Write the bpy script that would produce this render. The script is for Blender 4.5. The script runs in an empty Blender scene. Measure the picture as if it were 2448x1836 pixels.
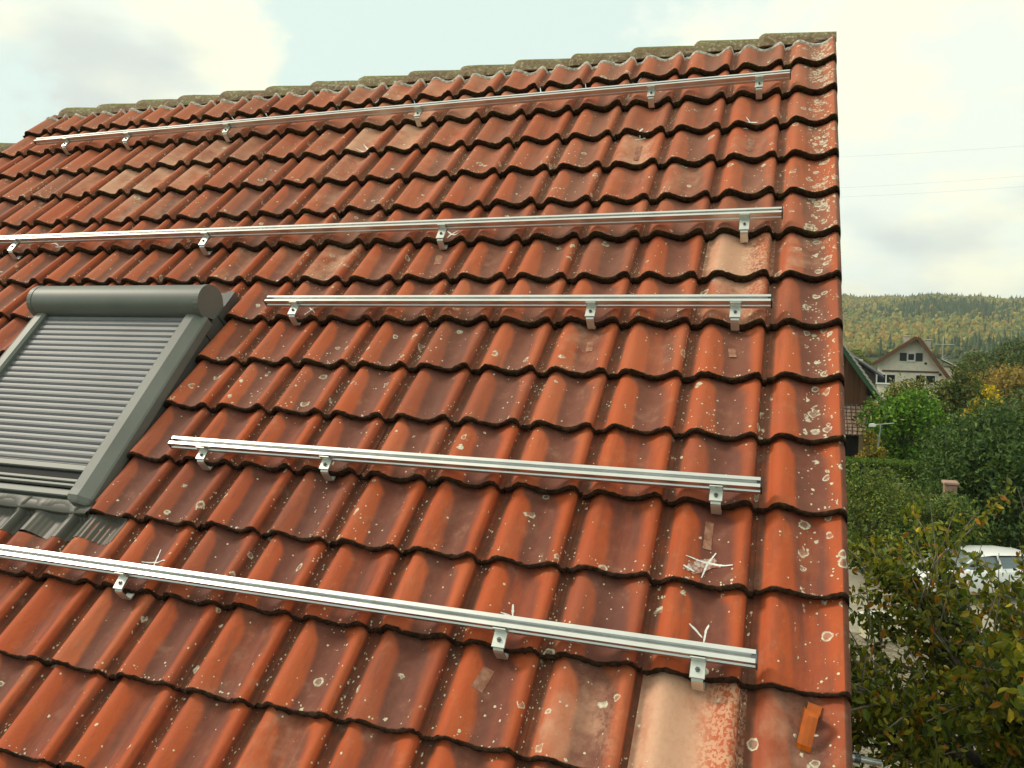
import bpy, math, random
import numpy as np
from mathutils import Vector, Matrix

random.seed(7)
rng = np.random.default_rng(11)
R = math.radians
scene = bpy.context.scene
COL = scene.collection

# ------------------------------------------------------------------ camera
TH = R(44.0)                      # roof pitch
CT, ST = math.cos(TH), math.sin(TH)
ZR = 10.0                         # height of the ridge
F_PX = 1895.12
# camera axes written in roof coordinates (along ridge, up the slope, off the slope)
RC = np.array([[0.94321, 0.249675, -0.219128], [0.034717, -0.730105, -0.682452], [-0.330378, 0.636088, -0.697311]])
CP = np.array([0.0829, -4.91359, 2.3423])
MW = np.array([[1, 0, 0], [0, CT, -ST], [0, ST, CT]])
CAM = MW @ CP + np.array([0, 0, ZR])
cam = bpy.data.cameras.new('camera')
cam.sensor_width = 36.0
cam.lens = F_PX / 2448 * 36.0
cam.clip_start = 0.05
cam.clip_end = 6000
cam_o = bpy.data.objects.new('camera', cam)
COL.objects.link(cam_o)
right, down, fwd = (MW @ RC[0]), (MW @ RC[1]), (MW @ RC[2])
m = Matrix.Identity(4)
for i in range(3):
    m[i][0], m[i][1], m[i][2], m[i][3] = right[i], -down[i], -fwd[i], CAM[i]
cam_o.matrix_world = m
scene.camera = cam_o


def ray(x, y):
    d = right * ((x - 1224) / F_PX) + down * ((y - 918) / F_PX) + fwd
    return d / np.linalg.norm(d)


def at(x, y, dist):
    """world point seen at photo pixel x, y at a horizontal distance"""
    d = ray(x, y)
    return CAM + d * (dist / math.hypot(d[0], d[1]))


def roof_pt(x, y, n=0.03):
    """point of the roof plane (roof coordinates) seen at a photo pixel"""
    d = RC.T @ np.array([(x - 1224) / F_PX, (y - 918) / F_PX, 1.0])
    return CP + d * ((n - CP[2]) / d[2])


# ------------------------------------------------------------------ world and sun
SUN_EL, SUN_AZ = R(40), R(-98)     # azimuth measured from +Y towards +X
scene.view_settings.view_transform = 'Standard'
scene.view_settings.look = 'None'
scene.view_settings.gamma = 1
scene.view_settings.exposure = 0.10
world = bpy.data.worlds.new('World')
scene.world = world
world.use_nodes = True
wn, wl = world.node_tree.nodes, world.node_tree.links
wn.clear()


def wnode(t, **kw):
    n = wn.new(t)
    for k, v in kw.items():
        setattr(n, k, v)
    return n


sky = wnode('ShaderNodeTexSky', sky_type='NISHITA', sun_disc=False, sun_elevation=SUN_EL, sun_rotation=SUN_AZ,
            air_density=1.0, dust_density=2.5, ozone_density=1.0)
tc = wnode('ShaderNodeTexCoord')


def wmath(op, a, b=None, clamp=False):
    n = wnode('ShaderNodeMath', operation=op, use_clamp=clamp)
    for i, v in enumerate((a, b)):
        if v is None:
            continue
        if isinstance(v, (int, float)):
            n.inputs[i].default_value = v
        else:
            wl.new(v, n.inputs[i])
    return n.outputs[0]


def wnoise(scale, detail, rough=0.55, stretch=(1, 1, 1.8), off=(0, 0, 0)):
    mp = wnode('ShaderNodeMapping')
    mp.inputs['Scale'].default_value = stretch
    mp.inputs['Location'].default_value = off
    wl.new(tc.outputs['Generated'], mp.inputs['Vector'])
    n = wnode('ShaderNodeTexNoise')
    n.inputs['Scale'].default_value = scale
    n.inputs['Detail'].default_value = detail
    n.inputs['Roughness'].default_value = rough
    wl.new(mp.outputs[0], n.inputs['Vector'])
    return n.outputs['Fac']


def wblob(px, py, radius_deg, soft_deg):
    """1 near a compass direction of the sky, 0 away from it"""
    d = ray(px, py)
    n = wnode('ShaderNodeVectorMath', operation='DOT_PRODUCT')
    wl.new(tc.outputs['Generated'], n.inputs[0])
    n.inputs[1].default_value = tuple(d)
    r = wnode('ShaderNodeMapRange', interpolation_type='SMOOTHSTEP')
    wl.new(n.outputs['Value'], r.inputs[0])
    r.inputs[1].default_value = math.cos(R(radius_deg + soft_deg))
    r.inputs[2].default_value = math.cos(R(max(radius_deg - soft_deg, 0)))
    return r.outputs[0]


def wmix(f, a, b):
    n = wnode('ShaderNodeMix', data_type='RGBA')
    for s, v in ((n.inputs['Factor'], f), (n.inputs['A'], a), (n.inputs['B'], b)):
        if isinstance(v, (int, float)):
            s.default_value = v
        elif isinstance(v, tuple):
            s.default_value = (*v, 1)
        else:
            wl.new(v, s)
    return n.outputs['Result']


def wramp(v, lo, hi):
    r = wnode('ShaderNodeMapRange', interpolation_type='SMOOTHSTEP')
    wl.new(v, r.inputs[0])
    r.inputs[1].default_value, r.inputs[2].default_value = lo, hi
    return r.outputs[0]


n_big = wnoise(3.4, 8, 0.50, (1, 1, 1.7), (3.1, 1.7, 0.4))
n_edge = wnoise(16.0, 8, 0.55, (1, 1, 1.4), (1.2, 0.7, 0.3))
n_fine = wnoise(6.0, 4, 0.45, (1, 1, 2.2), (0.2, 4.1, 1.3))
edge = wmath('MULTIPLY', wmath('SUBTRACT', n_edge, 0.5), 0.46)
sepd = wnode('ShaderNodeSeparateXYZ')
wl.new(tc.outputs['Generated'], sepd.inputs[0])
cover = wmath('ADD', wmath('MULTIPLY', n_big, 0.55), edge)
cover = wmath('ADD', cover, wramp(sepd.outputs[2], 0.5, 0.75))  # unseen overhead cloud, added to warm the light
cover = wmath('ADD', cover, wmath('MULTIPLY', wblob(160, 10, 11.0, 5.0), 0.42))
cover = wmath('ADD', cover, wmath('MULTIPLY', wblob(560, 205, 3.6, 3.0), 0.24))
cover = wmath('ADD', cover, wmath('MULTIPLY', wblob(2350, 250, 17, 12), 0.40))
cover = wmath('SUBTRACT', cover, wmath('MULTIPLY', wblob(1000, 40, 9.0, 7.0), 0.14))
cover = wmath('SUBTRACT', cover, wmath('MULTIPLY', wblob(-60, 200, 4.0, 4.0), 0.22))
cmask = wramp(cover, 0.40, 0.56)
veil = wmix(0.92, sky.outputs[0], (7.8, 9.3, 8.5))
under = wmath('ADD', wblob(210, 205, 5.0, 5.0), wmath('MULTIPLY', wblob(2380, 620, 6.5, 5.0), 0.50))
shade = wramp(wmath('ADD', n_fine, wmath('MULTIPLY', under, 0.22)), 0.52, 0.86)
mott = wramp(wnoise(7.5, 5, 0.5, (1, 1, 1.8), (5.2, 2.1, 0.9)), 0.40, 0.62)
ccol = wmix(shade, wmix(mott, (8.9, 9.6, 8.5), (10.3, 10.3, 7.9)), (7.0, 7.6, 7.1))
final = wmix(cmask, veil, ccol)
bg = wnode('ShaderNodeBackground')
bg.inputs['Strength'].default_value = 0.1
wl.new(final, bg.inputs['Color'])
wo = wnode('ShaderNodeOutputWorld')
wl.new(bg.outputs[0], wo.inputs['Surface'])

sun = bpy.data.lights.new('sun', 'SUN')
sun.energy = 2.0
sun.angle = R(12)
sun.color = (1.0, 0.89, 0.74)
sun_o = bpy.data.objects.new('sun', sun)
COL.objects.link(sun_o)
sd = Vector((math.sin(SUN_AZ) * math.cos(SUN_EL), math.cos(SUN_AZ) * math.cos(SUN_EL), math.sin(SUN_EL)))
sun_o.rotation_euler = sd.to_track_quat('Z', 'Y').to_euler()
sun_o.location = (0, 0, 40)


# ------------------------------------------------------------------ materials
class NT:
    def __init__(self, name):
        self.m = bpy.data.materials.new(name)
        self.m.use_nodes = True
        self.t = self.m.node_tree
        self.b = self.t.nodes['Principled BSDF']
        self.out = self.t.nodes['Material Output']

    def n(self, t, **kw):
        x = self.t.nodes.new(t)
        for k, v in kw.items():
            setattr(x, k, v)
        return x

    def set(self, s, v):
        if isinstance(v, (int, float)):
            s.default_value = v
        elif isinstance(v, tuple):
            s.default_value = (*v, 1) if (s.type == 'RGBA' and len(v) == 3) else v
        else:
            self.t.links.new(v, s)

    def math(self, op, a, b=0.0, clamp=False):
        x = self.n('ShaderNodeMath', operation=op, use_clamp=clamp)
        self.set(x.inputs[0], a)
        self.set(x.inputs[1], b)
        return x.outputs[0]

    def mix(self, f, a, b, mode='MIX'):
        x = self.n('ShaderNodeMix', data_type='RGBA', blend_type=mode)
        self.set(x.inputs['Factor'], f)
        self.set(x.inputs['A'], a)
        self.set(x.inputs['B'], b)
        return x.outputs['Result']

    def ramp(self, v, lo, hi, a=0.0, b=1.0):
        x = self.n('ShaderNodeMapRange', interpolation_type='SMOOTHSTEP')
        self.set(x.inputs[0], v)
        for i, q in enumerate((lo, hi, a, b)):
            x.inputs[i + 1].default_value = q
        return x.outputs[0]

    def coord(self, kind='Object', scale=(1, 1, 1), rot=(0, 0, 0)):
        c = self.n('ShaderNodeTexCoord')
        mp = self.n('ShaderNodeMapping')
        mp.inputs['Scale'].default_value = scale
        mp.inputs['Rotation'].default_value = rot
        self.t.links.new(c.outputs[kind], mp.inputs['Vector'])
        return mp.outputs[0]

    def noise(self, scale, detail=4, rough=0.55, co=None, out='Fac', dist=0.0):
        x = self.n('ShaderNodeTexNoise')
        self.t.links.new(co if co is not None else self.coord(), x.inputs['Vector'])
        x.inputs['Scale'].default_value = scale
        x.inputs['Detail'].default_value = detail
        x.inputs['Roughness'].default_value = rough
        x.inputs['Distortion'].default_value = dist
        return x.outputs[out]

    def attr(self, name):
        return self.n('ShaderNodeAttribute', attribute_name=name)

    def bump(self, h, strength=0.3, dist=0.01):
        x = self.n('ShaderNodeBump')
        x.inputs['Strength'].default_value = strength
        x.inputs['Distance'].default_value = dist
        self.t.links.new(h, x.inputs['Height'])
        self.t.links.new(x.outputs[0], self.b.inputs['Normal'])

    def base(self, v):
        self.set(self.b.inputs['Base Color'], v)
        return self

    def p(self, rough=None, metal=None, spec=None):
        if rough is not None:
            self.set(self.b.inputs['Roughness'], rough)
        if metal is not None:
            self.set(self.b.inputs['Metallic'], metal)
        if spec is not None:
            self.set(self.b.inputs['Specular IOR Level'], spec)
        return self


def plain(name, c, rough=0.6, metal=0.0, var=0.15, scale=6.0, spec=0.4, bump=0.0):
    k = NT(name)
    nz = k.noise(scale, 6, 0.6)
    d = tuple(max(0, x * (1 - var)) for x in c)
    l = tuple(min(1, x * (1 + var)) for x in c)
    k.base(k.mix(k.ramp(nz, 0.3, 0.7), d, l)).p(rough, metal, spec)
    if bump:
        k.bump(k.noise(scale * 8, 4), bump, 0.01)
    return k.m


def tile_material(name='clay_tile', verge=False):
    k = NT(name)
    uv = k.n('ShaderNodeUVMap', uv_map='tile')
    sp = k.n('ShaderNodeSeparateXYZ')
    k.t.links.new(uv.outputs[0], sp.inputs[0])
    s, t = sp.outputs[0], sp.outputs[1]
    ta = k.attr('tone')
    tsp = k.n('ShaderNodeSeparateColor')
    k.t.links.new(ta.outputs['Color'], tsp.inputs[0])
    rnd, pale, trough_dark = tsp.outputs[0], tsp.outputs[1], tsp.outputs[2]
    moss = k.attr('moss').outputs['Fac']
    age = k.attr('age').outputs['Fac']           # how mossy and pale the row is
    co = k.coord()
    n1 = k.noise(2.3, 6, 0.6, co)
    n2 = k.noise(14, 7, 0.62, co)
    n3 = k.noise(60, 5, 0.6, co)
    # streaks running down the slope
    cs = k.coord(scale=(26, 4, 10))
    n4 = k.noise(1.0, 6, 0.6, cs)
    a = k.mix(rnd, (0.50, 0.090, 0.021), (0.39, 0.071, 0.024))
    a = k.mix(k.ramp(n2, 0.38, 0.72, 0.0, 0.8), a, (0.48, 0.105, 0.032))
    a = k.mix(k.ramp(rnd, 0.6, 1.0, 0.0, 0.65), a, (0.27, 0.075, 0.038))
    a = k.mix(k.ramp(rnd, 0.25, 0.0, 0.0, 0.45), a, (0.50, 0.155, 0.075))
    a = k.mix(k.math('MULTIPLY', k.ramp(n1, 0.45, 0.75), 0.4), a, (0.34, 0.095, 0.048))
    # darker trough with an uneven edge of its own
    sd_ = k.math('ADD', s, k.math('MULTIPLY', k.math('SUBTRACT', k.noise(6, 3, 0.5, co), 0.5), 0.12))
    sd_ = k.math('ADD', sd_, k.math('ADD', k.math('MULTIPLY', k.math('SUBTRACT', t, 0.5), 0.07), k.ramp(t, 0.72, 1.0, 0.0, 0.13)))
    trough_mask = k.math('MULTIPLY', k.ramp(sd_, 0.375, 0.445), k.ramp(sd_, 0.86, 0.71))
    trough_mask = k.math('MULTIPLY', trough_mask, k.ramp(k.math('ADD', trough_dark, k.math('MULTIPLY', k.math('SUBTRACT', n4, 0.5), 0.6)), 0.05, 0.55))
    trough_tone = k.mix(k.ramp(n2, 0.3, 0.75), (0.100, 0.036, 0.027), (0.165, 0.068, 0.050))
    a = k.mix(k.math('MULTIPLY', trough_mask, 0.86), a, trough_tone)
    # darker band along the seams
    seam = k.math('MAXIMUM', k.ramp(s, 0.11, 0.07), k.ramp(s, 0.925, 0.94))
    a = k.mix(k.math('MULTIPLY', seam, k.ramp(n2, 0.2, 0.65, 0.45, 0.95)), a, (0.105, 0.042, 0.025))
    # soot streaks and pale dust
    a = k.mix(k.math('MULTIPLY', k.ramp(n4, 0.48, 0.76), 0.50), a, (0.13, 0.055, 0.035))
    a = k.mix(k.math('MULTIPLY', k.ramp(n2, 0.56, 0.78), 0.30), a, (0.42, 0.24, 0.17))
    # paler tiles
    mid_s = k.math('MULTIPLY', k.ramp(s, 0.02, 0.30), k.ramp(s, 1.0, 0.66))
    pm = k.math('ADD', k.math('MULTIPLY', pale, 0.75), k.math('MULTIPLY', k.math('SUBTRACT', k.math('ADD', k.math('MULTIPLY', n2, 0.6), k.math('MULTIPLY', k.noise(5, 5, .6, co), 0.9)), 0.72), 1.5))
    pm = k.math('ADD', pm, k.math('MULTIPLY', k.math('SUBTRACT', mid_s, 0.6), 0.35))
    pm = k.math('MULTIPLY', k.ramp(pm, 0.15, 0.85), k.ramp(pale, 0.06, 0.5, 0.0, 0.95))
    pm = k.math('MULTIPLY', pm, k.math('SUBTRACT', 1.0, k.math('MULTIPLY', k.ramp(s, 0.48, 0.80), k.ramp(k.noise(75, 3, .6, co), 0.47, 0.56, 0.15, 0.9))))
    a = k.mix(pm, a, k.mix(n3, (0.60, 0.31, 0.19), (0.74, 0.46, 0.31)))
    a = k.mix(k.math('MULTIPLY', k.math('MULTIPLY', age, k.ramp(n1, 0.25, 0.7, 0.35, 1.0)), 0.50), a, (0.45, 0.215, 0.130))  # rows turn paler towards the ridge
    # fine dark grit
    a = k.mix(k.math('MULTIPLY', k.ramp(n3, 0.6, 0.8), 0.35), a, (0.16, 0.06, 0.035))

    # lichen: small pale dots, and rings
    def spots(scale, thr, r0, r1, ring=False):
        v = k.n('ShaderNodeTexVoronoi')
        wv = k.n('ShaderNodeVectorMath', operation='ADD')
        k.t.links.new(co, wv.inputs[0])
        nn = k.n('ShaderNodeTexNoise')
        nn.inputs['Scale'].default_value = scale * 1.7
        k.t.links.new(co, nn.inputs['Vector'])
        sc = k.n('ShaderNodeVectorMath', operation='SCALE')
        k.t.links.new(nn.outputs['Color'], sc.inputs[0])
        sc.inputs['Scale'].default_value = 0.55 / scale
        k.t.links.new(sc.outputs[0], wv.inputs[1])
        k.t.links.new(wv.outputs[0], v.inputs['Vector'])
        v.inputs['Scale'].default_value = scale
        cs_ = k.n('ShaderNodeSeparateColor')
        k.t.links.new(v.outputs['Color'], cs_.inputs[0])
        keep = k.math('GREATER_THAN', k.math('ADD', cs_.outputs[0], thr), 1.0)
        rad = k.math('ADD', k.math('MULTIPLY', cs_.outputs[1], r1 - r0), r0)
        q = k.math('DIVIDE', v.outputs['Distance'], rad)
        if ring:
            f = k.math('MULTIPLY', k.ramp(q, 0.50, 0.74), k.ramp(q, 1.05, 0.9))
            f = k.math('MAXIMUM', f, k.math('MULTIPLY', k.ramp(q, 0.8, 0.5), 0.22))
        else:
            f = k.ramp(q, 1.0, 0.7)
        return k.math('MULTIPLY', f, keep)
    if verge:
        band = k.math('ADD', k.math('MULTIPLY', k.ramp(s, 0.42, 0.58), k.ramp(s, 0.97, 0.80)), 0.12)
        band = k.math('MULTIPLY', band, k.math('ADD', age, 0.35))
        thr_s = k.math('MULTIPLY', band, k.ramp(n2, 0.42, 0.66, 0.05, 0.75))
        thr_b = k.math('MULTIPLY', band, k.ramp(n1, 0.35, 0.6, 0.3, 0.75))
    else:
        edge = k.math('MAXIMUM', k.ramp(s, 0.10, 0.03), k.ramp(s, 0.90, 0.97))
        edge = k.math('MAXIMUM', edge, k.ramp(t, 0.14, 0.04))
        thr_s = k.math('ADD', k.math('MULTIPLY', edge, k.ramp(n1, 0.38, 0.62, 0.04, 0.34)), k.ramp(n1, 0.48, 0.7, 0.015, 0.10))
        thr_b = k.ramp(n1, 0.42, 0.7, 0.010, 0.062)
    dots = k.math('MAXIMUM', spots(95, thr_s, 0.12, 0.5), spots(52, k.math('MULTIPLY', thr_s, 0.35), 0.12, 0.42))
    rings = spots(26, thr_b, 0.22, 0.62, True)
    licc = k.mix(n3, (0.66, 0.57, 0.38), (0.86, 0.78, 0.58))
    a = k.mix(k.math('MULTIPLY', dots, 0.85), a, licc)
    rc = k.mix(n3, (0.40, 0.38, 0.25), (0.84, 0.79, 0.62))
    a = k.mix(k.math('MULTIPLY', rings, k.ramp(n3, 0.35, 0.6, 0.5, 0.95)), a, rc)
    # moss on the nose of the tile
    mm = k.ramp(k.math('ADD', moss, k.math('MULTIPLY', k.math('SUBTRACT', n2, 0.5), 0.7)), 0.42, 0.62)
    mosc = k.mix(k.ramp(n3, 0.35, 0.7), (0.018, 0.008, 0.0035), (0.055, 0.024, 0.010))
    mosg = k.mix(k.ramp(n3, 0.35, 0.7), (0.018, 0.014, 0.004), (0.075, 0.055, 0.012))
    a = k.mix(mm, a, k.mix(k.math('MULTIPLY', age, k.ramp(n2, 0.4, 0.65)), mosc, mosg))
    k.base(a)
    k.p(k.math('ADD', k.math('MULTIPLY', mm, 0.3), k.ramp(n2, 0.3, 0.7, 0.66, 0.82)), 0.0, 0.25)
    h = k.math('ADD', k.math('MULTIPLY', n3, 0.6), k.math('ADD', k.math('MULTIPLY', dots, 0.7), k.math('MULTIPLY', k.noise(220, 3, 0.6, co), k.math('MULTIPLY', mm, 3.0))))
    k.bump(h, 0.6, 0.005)
    return k.m


M = {}
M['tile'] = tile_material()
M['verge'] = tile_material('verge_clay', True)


def cap_material():
    k = NT('ridge_clay')
    co = k.coord()
    n1, n2, n3 = k.noise(5, 6, 0.6, co), k.noise(22, 6, 0.65, co), k.noise(90, 4, 0.6, co)
    a = k.mix(k.ramp(n2, 0.35, 0.7), (0.165, 0.11, 0.065), (0.30, 0.205, 0.125))
    a = k.mix(k.ramp(n1, 0.42, 0.66), a, (0.24, 0.20, 0.10))
    g = k.n('ShaderNodeNewGeometry')
    sx = k.n('ShaderNodeSeparateXYZ')
    k.t.links.new(g.outputs['Normal'], sx.inputs[0])
    # moss grows on the crown of the cap
    a = k.mix(k.ramp(k.math('ADD', sx.outputs[2], k.math('MULTIPLY', k.math('SUBTRACT', n2, 0.5), 0.8)), 0.70, 0.92), a,
              k.mix(n3, (0.075, 0.100, 0.014), (0.20, 0.240, 0.04)))
    a = k.mix(k.math('MULTIPLY', k.ramp(k.noise(45, 4, .6, co), 0.54, 0.62), k.ramp(n1, 0.38, 0.58, 0.2, 0.85)), a, (0.46, 0.41, 0.30))
    a = k.mix(k.math('MULTIPLY', k.ramp(k.noise(30, 5, .65, co), 0.55, 0.68), 0.6), a, (0.08, 0.055, 0.03))
    k.base(a).p(0.9, 0, 0.2)
    k.bump(k.math('ADD', n2, n3), 0.5, 0.01)
    return k.m


M['cap'] = cap_material()
M['strip'] = plain('ridge_strip', (0.52, 0.46, 0.38), 0.7, 0, 0.5, 60)
M['alu'] = plain('bare_aluminium', (0.70, 0.70, 0.68), 0.36, 1.0, 0.06, 9)
M['alu_dull'] = plain('cast_aluminium', (0.70, 0.71, 0.66), 0.42, 0.85, 0.08, 20)
M['dark_plastic'] = plain('dark_plastic', (0.035, 0.035, 0.038), 0.5, 0, 0.2, 30)
M['cap_grey'] = plain('end_cap_plastic', (0.11, 0.11, 0.12), 0.5, 0, 0.2, 30)
M['steel'] = plain('bolt_steel', (0.16, 0.17, 0.18), 0.35, 0.9, 0.2, 60)
M['chalk'] = plain('chalk', (0.80, 0.79, 0.74), 0.95, 0, 0.12, 120, 0.1)
M['orange'] = plain('orange_paint', (0.50, 0.105, 0.008), 0.35, 0, 0.12, 25)


def painted_metal(name, c, dirt=(0.16, 0.15, 0.10)):
    k = NT(name)
    co = k.coord()
    n1, n2, n3 = k.noise(3, 6, 0.65, co), k.noise(30, 5, 0.6, co), k.noise(240, 3, 0.6, co)
    a = k.mix(k.ramp(n1, 0.35, 0.7), c, tuple(x * 0.84 for x in c))
    a = k.mix(k.math('MULTIPLY', k.ramp(n2, 0.5, 0.75), 0.35), a, dirt)
    a = k.mix(k.math('MULTIPLY', k.ramp(n3, 0.55, 0.75), 0.30), a, tuple(x * 1.35 for x in c))
    k.base(a).p(0.48, 0.0, 0.45)
    k.bump(n3, 0.12, 0.002)
    return k.m


M['grey'] = painted_metal('grey_paint', (0.160, 0.166, 0.146))
M['slat'] = painted_metal('slat_paint', (0.185, 0.182, 0.190))
M['dark_grey'] = painted_metal('dark_grey_paint', (0.085, 0.088, 0.082))
M['lead'] = painted_metal('lead_flashing', (0.078, 0.072, 0.055), (0.075, 0.07, 0.03))
M['black'] = plain('shadow_gap', (0.012, 0.012, 0.013), 0.8)
M['plaster'] = plain('pale_plaster', (0.80, 0.70, 0.57), 0.9, 0, 0.08, 2, 0.2)
M['glass'] = plain('window_glass', (0.02, 0.024, 0.026), 0.08, 0, 0.1, 1, 0.6)
M['white_frame'] = plain('white_frame', (0.72, 0.71, 0.66), 0.5, 0, 0.05)
M['shutter'] = plain('shutter_green', (0.035, 0.042, 0.036), 0.6)


# ------------------------------------------------------------------ mesh helpers
class MB:
    def __init__(self):
        self.v, self.f, self.mi, self.sm = [], [], [], []

    def add(self, verts, faces, mi=0, smooth=False):
        o = len(self.v)
        self.v += [tuple(float(c) for c in q) for q in verts]
        self.f += [tuple(i + o for i in f) for f in faces]
        self.mi += [mi] * len(faces)
        self.sm += [smooth] * len(faces)
        return self

    def box(self, lo, hi, mi=0, mat=None, bev=0.0):
        x0, y0, z0 = lo
        x1, y1, z1 = hi
        if bev > 0:
            # chamfered box: octagonal rings along z
            b = min(bev, (x1 - x0) / 3, (y1 - y0) / 3, (z1 - z0) / 3)
            vs = []
            for z, i in ((z0, b), (z0 + b, 0), (z1 - b, 0), (z1, b)):
                a0, a1, c0, c1 = x0 + i, x1 - i, y0 + i, y1 - i
                vs += [(a0 + b, c0, z), (a1 - b, c0, z), (a1, c0 + b, z), (a1, c1 - b, z), (a1 - b, c1, z), (a0 + b, c1, z), (a0, c1 - b, z), (a0, c0 + b, z)]
            fs = [tuple(range(7, -1, -1)), tuple(range(24, 32))]
            for r_ in range(3):
                for i in range(8):
                    j = (i + 1) % 8
                    fs.append((r_ * 8 + i, r_ * 8 + j, r_ * 8 + 8 + j, r_ * 8 + 8 + i))
        else:
            vs = [(x0, y0, z0), (x1, y0, z0), (x1, y1, z0), (x0, y1, z0), (x0, y0, z1), (x1, y0, z1), (x1, y1, z1), (x0, y1, z1)]
            fs = [(3, 2, 1, 0), (4, 5, 6, 7), (0, 1, 5, 4), (1, 2, 6, 5), (2, 3, 7, 6), (3, 0, 4, 7)]
        if mat is not None:
            vs = [tuple(mat @ Vector(q)) for q in vs]
        return self.add(vs, fs, mi)

    def prism(self, poly, x0, x1, mi=0, mat=None, smooth=False, axis=0, caps=True):
        """polygon (a, b) extruded along an axis; a, b are the other two axes in order"""
        n = len(poly)
        vs = []
        for x in (x0, x1):
            for a, b in poly:
                q = [a, b]
                q.insert(axis, x)
                vs.append(tuple(q))
        if mat is not None:
            vs = [tuple(mat @ Vector(q)) for q in vs]
        self.add(vs, [(i, (i + 1) % n, n + (i + 1) % n, n + i) for i in range(n)], mi, smooth)
        if caps:
            self.add(vs, [tuple(range(n - 1, -1, -1)), tuple(range(n, 2 * n))], mi)
        return self

    def tube(self, pts, radii, seg=6, mi=0, cap=True):
        pts = [Vector(p) for p in pts]
        if isinstance(radii, (int, float)):
            radii = [radii] * len(pts)
        vs, prev = [], None
        for i, p in enumerate(pts):
            d = (pts[min(i + 1, len(pts) - 1)] - pts[max(i - 1, 0)]).normalized()
            if prev is None:
                ref = Vector((0, 0, 1)) if abs(d.z) < 0.9 else Vector((1, 0, 0))
                u = d.cross(ref).normalized()
            else:
                u = (prev - d * prev.dot(d)).normalized()
            prev = u
            w = d.cross(u)
            for k in range(seg):
                a = 2 * math.pi * k / seg
                vs.append(tuple(p + (u * math.cos(a) + w * math.sin(a)) * radii[i]))
        fs = []
        for i in range(len(pts) - 1):
            for k in range(seg):
                j = (k + 1) % seg
                fs.append((i * seg + k, i * seg + j, (i + 1) * seg + j, (i + 1) * seg + k))
        self.add(vs, fs, mi, True)
        if cap:
            self.add(vs, [tuple(range(seg - 1, -1, -1)), tuple(range((len(pts) - 1) * seg, len(pts) * seg))], mi)
        return self

    def build(self, name, mats, parent=None, loc=None):
        me = bpy.data.meshes.new(name)
        me.from_pydata(self.v, [], self.f)
        if not isinstance(mats, (list, tuple)):
            mats = [mats]
        for q in mats:
            me.materials.append(q)
        me.polygons.foreach_set('material_index', self.mi)
        me.polygons.foreach_set('use_smooth', self.sm)
        me.update()
        o = bpy.data.objects.new(name, me)
        COL.objects.link(o)
        if parent is not None:
            o.parent = parent
        if loc is not None:
            o.location = loc
        return o


def tag(o, label=None, cat=None, group=None, kind=None):
    for k, v in (('label', label), ('category', cat), ('group', group), ('kind', kind)):
        if v:
            o[k] = v
    return o


def empty(name, loc=(0, 0, 0), rot=(0, 0, 0), parent=None):
    o = bpy.data.objects.new(name, None)
    o.empty_display_size = 0.2
    COL.objects.link(o)
    o.location = loc
    o.rotation_euler = rot
    if parent is not None:
        o.parent = parent
    return o


def np_mesh(name, verts, faces, mat, parent=None, colors=None, smooth=False):
    """verts (N,3), faces (F,k) numpy arrays"""
    me = bpy.data.meshes.new(name)
    k = faces.shape[1]
    me.vertices.add(len(verts))
    me.vertices.foreach_set('co', verts.astype(np.float32).ravel())
    me.loops.add(faces.size)
    me.loops.foreach_set('vertex_index', faces.astype(np.int32).ravel())
    me.polygons.add(len(faces))
    me.polygons.foreach_set('loop_start', np.arange(0, faces.size, k, dtype=np.int32))
    me.polygons.foreach_set('loop_total', np.full(len(faces), k, dtype=np.int32))
    me.polygons.foreach_set('use_smooth', np.full(len(faces), smooth))
    if colors is not None:
        ca = me.color_attributes.new('tint', 'FLOAT_COLOR', 'POINT')
        c4 = np.concatenate([colors, np.ones((len(colors), 1))], 1).astype(np.float32)
        ca.data.foreach_set('color', c4.ravel())
    me.materials.append(mat)
    me.update()
    me.validate()
    o = bpy.data.objects.new(name, me)
    COL.objects.link(o)
    if parent is not None:
        o.parent = parent
    return o


# ------------------------------------------------------------------ the tiled house
W = 0.30
ROWS = [None, -0.225, -0.553, -0.880, -1.202, -1.522, -1.834, -2.138, -2.440, -2.740, -3.036, -3.338, -3.642, -3.945, -4.249,
        -4.553, -4.857, -5.160, -5.464, -5.767]
PROF_S = np.array([0, .05, .09, .15, .22, .32, .43, .56, .68, .78, .855, .905, .932, .948, 1.0])
PROF_N = np.array([.004, .004, .011, .032, .042, .035, .019, .006, .012, .031, .043, .040, .026, .005, .004])
VP_S = np.array([0, .055, .10, .16, .235, .34, .46, .60, .75, .87, .94, .98, 1.0])
VP_N = np.array([.004, .004, .011, .032, .042, .034, .018, .007, .015, .033, .039, .030, .012])
LIFT = 0.038


def hermite(xs, ys, x):
    x = np.clip(x, xs[0], xs[-1])
    d = np.gradient(ys, xs)
    i = np.clip(np.searchsorted(xs, x) - 1, 0, len(xs) - 2)
    h = xs[i + 1] - xs[i]
    t = (x - xs[i]) / h
    return ((1 + 2 * t) * (1 - t) ** 2 * ys[i] + t * (1 - t) ** 2 * h * d[i] + t * t * (3 - 2 * t) * ys[i + 1] + t * t * (t - 1) * h * d[i + 1])


def row_of(v):
    for r in range(1, len(ROWS)):
        if v >= ROWS[r]:
            return r
    return len(ROWS) - 1


def row_top(r):
    return ROWS[r - 1] if r > 1 else 0.09


def surf_n(u, v):
    r = row_of(v)
    t = min(max((v - ROWS[r]) / (row_top(r) - ROWS[r]), 0), 1)
    if u > 0:
        p = hermite(VP_S, VP_N, np.array([u / 0.272]))[0]
    else:
        p = hermite(PROF_S, PROF_N, np.array([(u / W) % 1.0]))[0]
    return p + LIFT * (1 - t)


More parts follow.
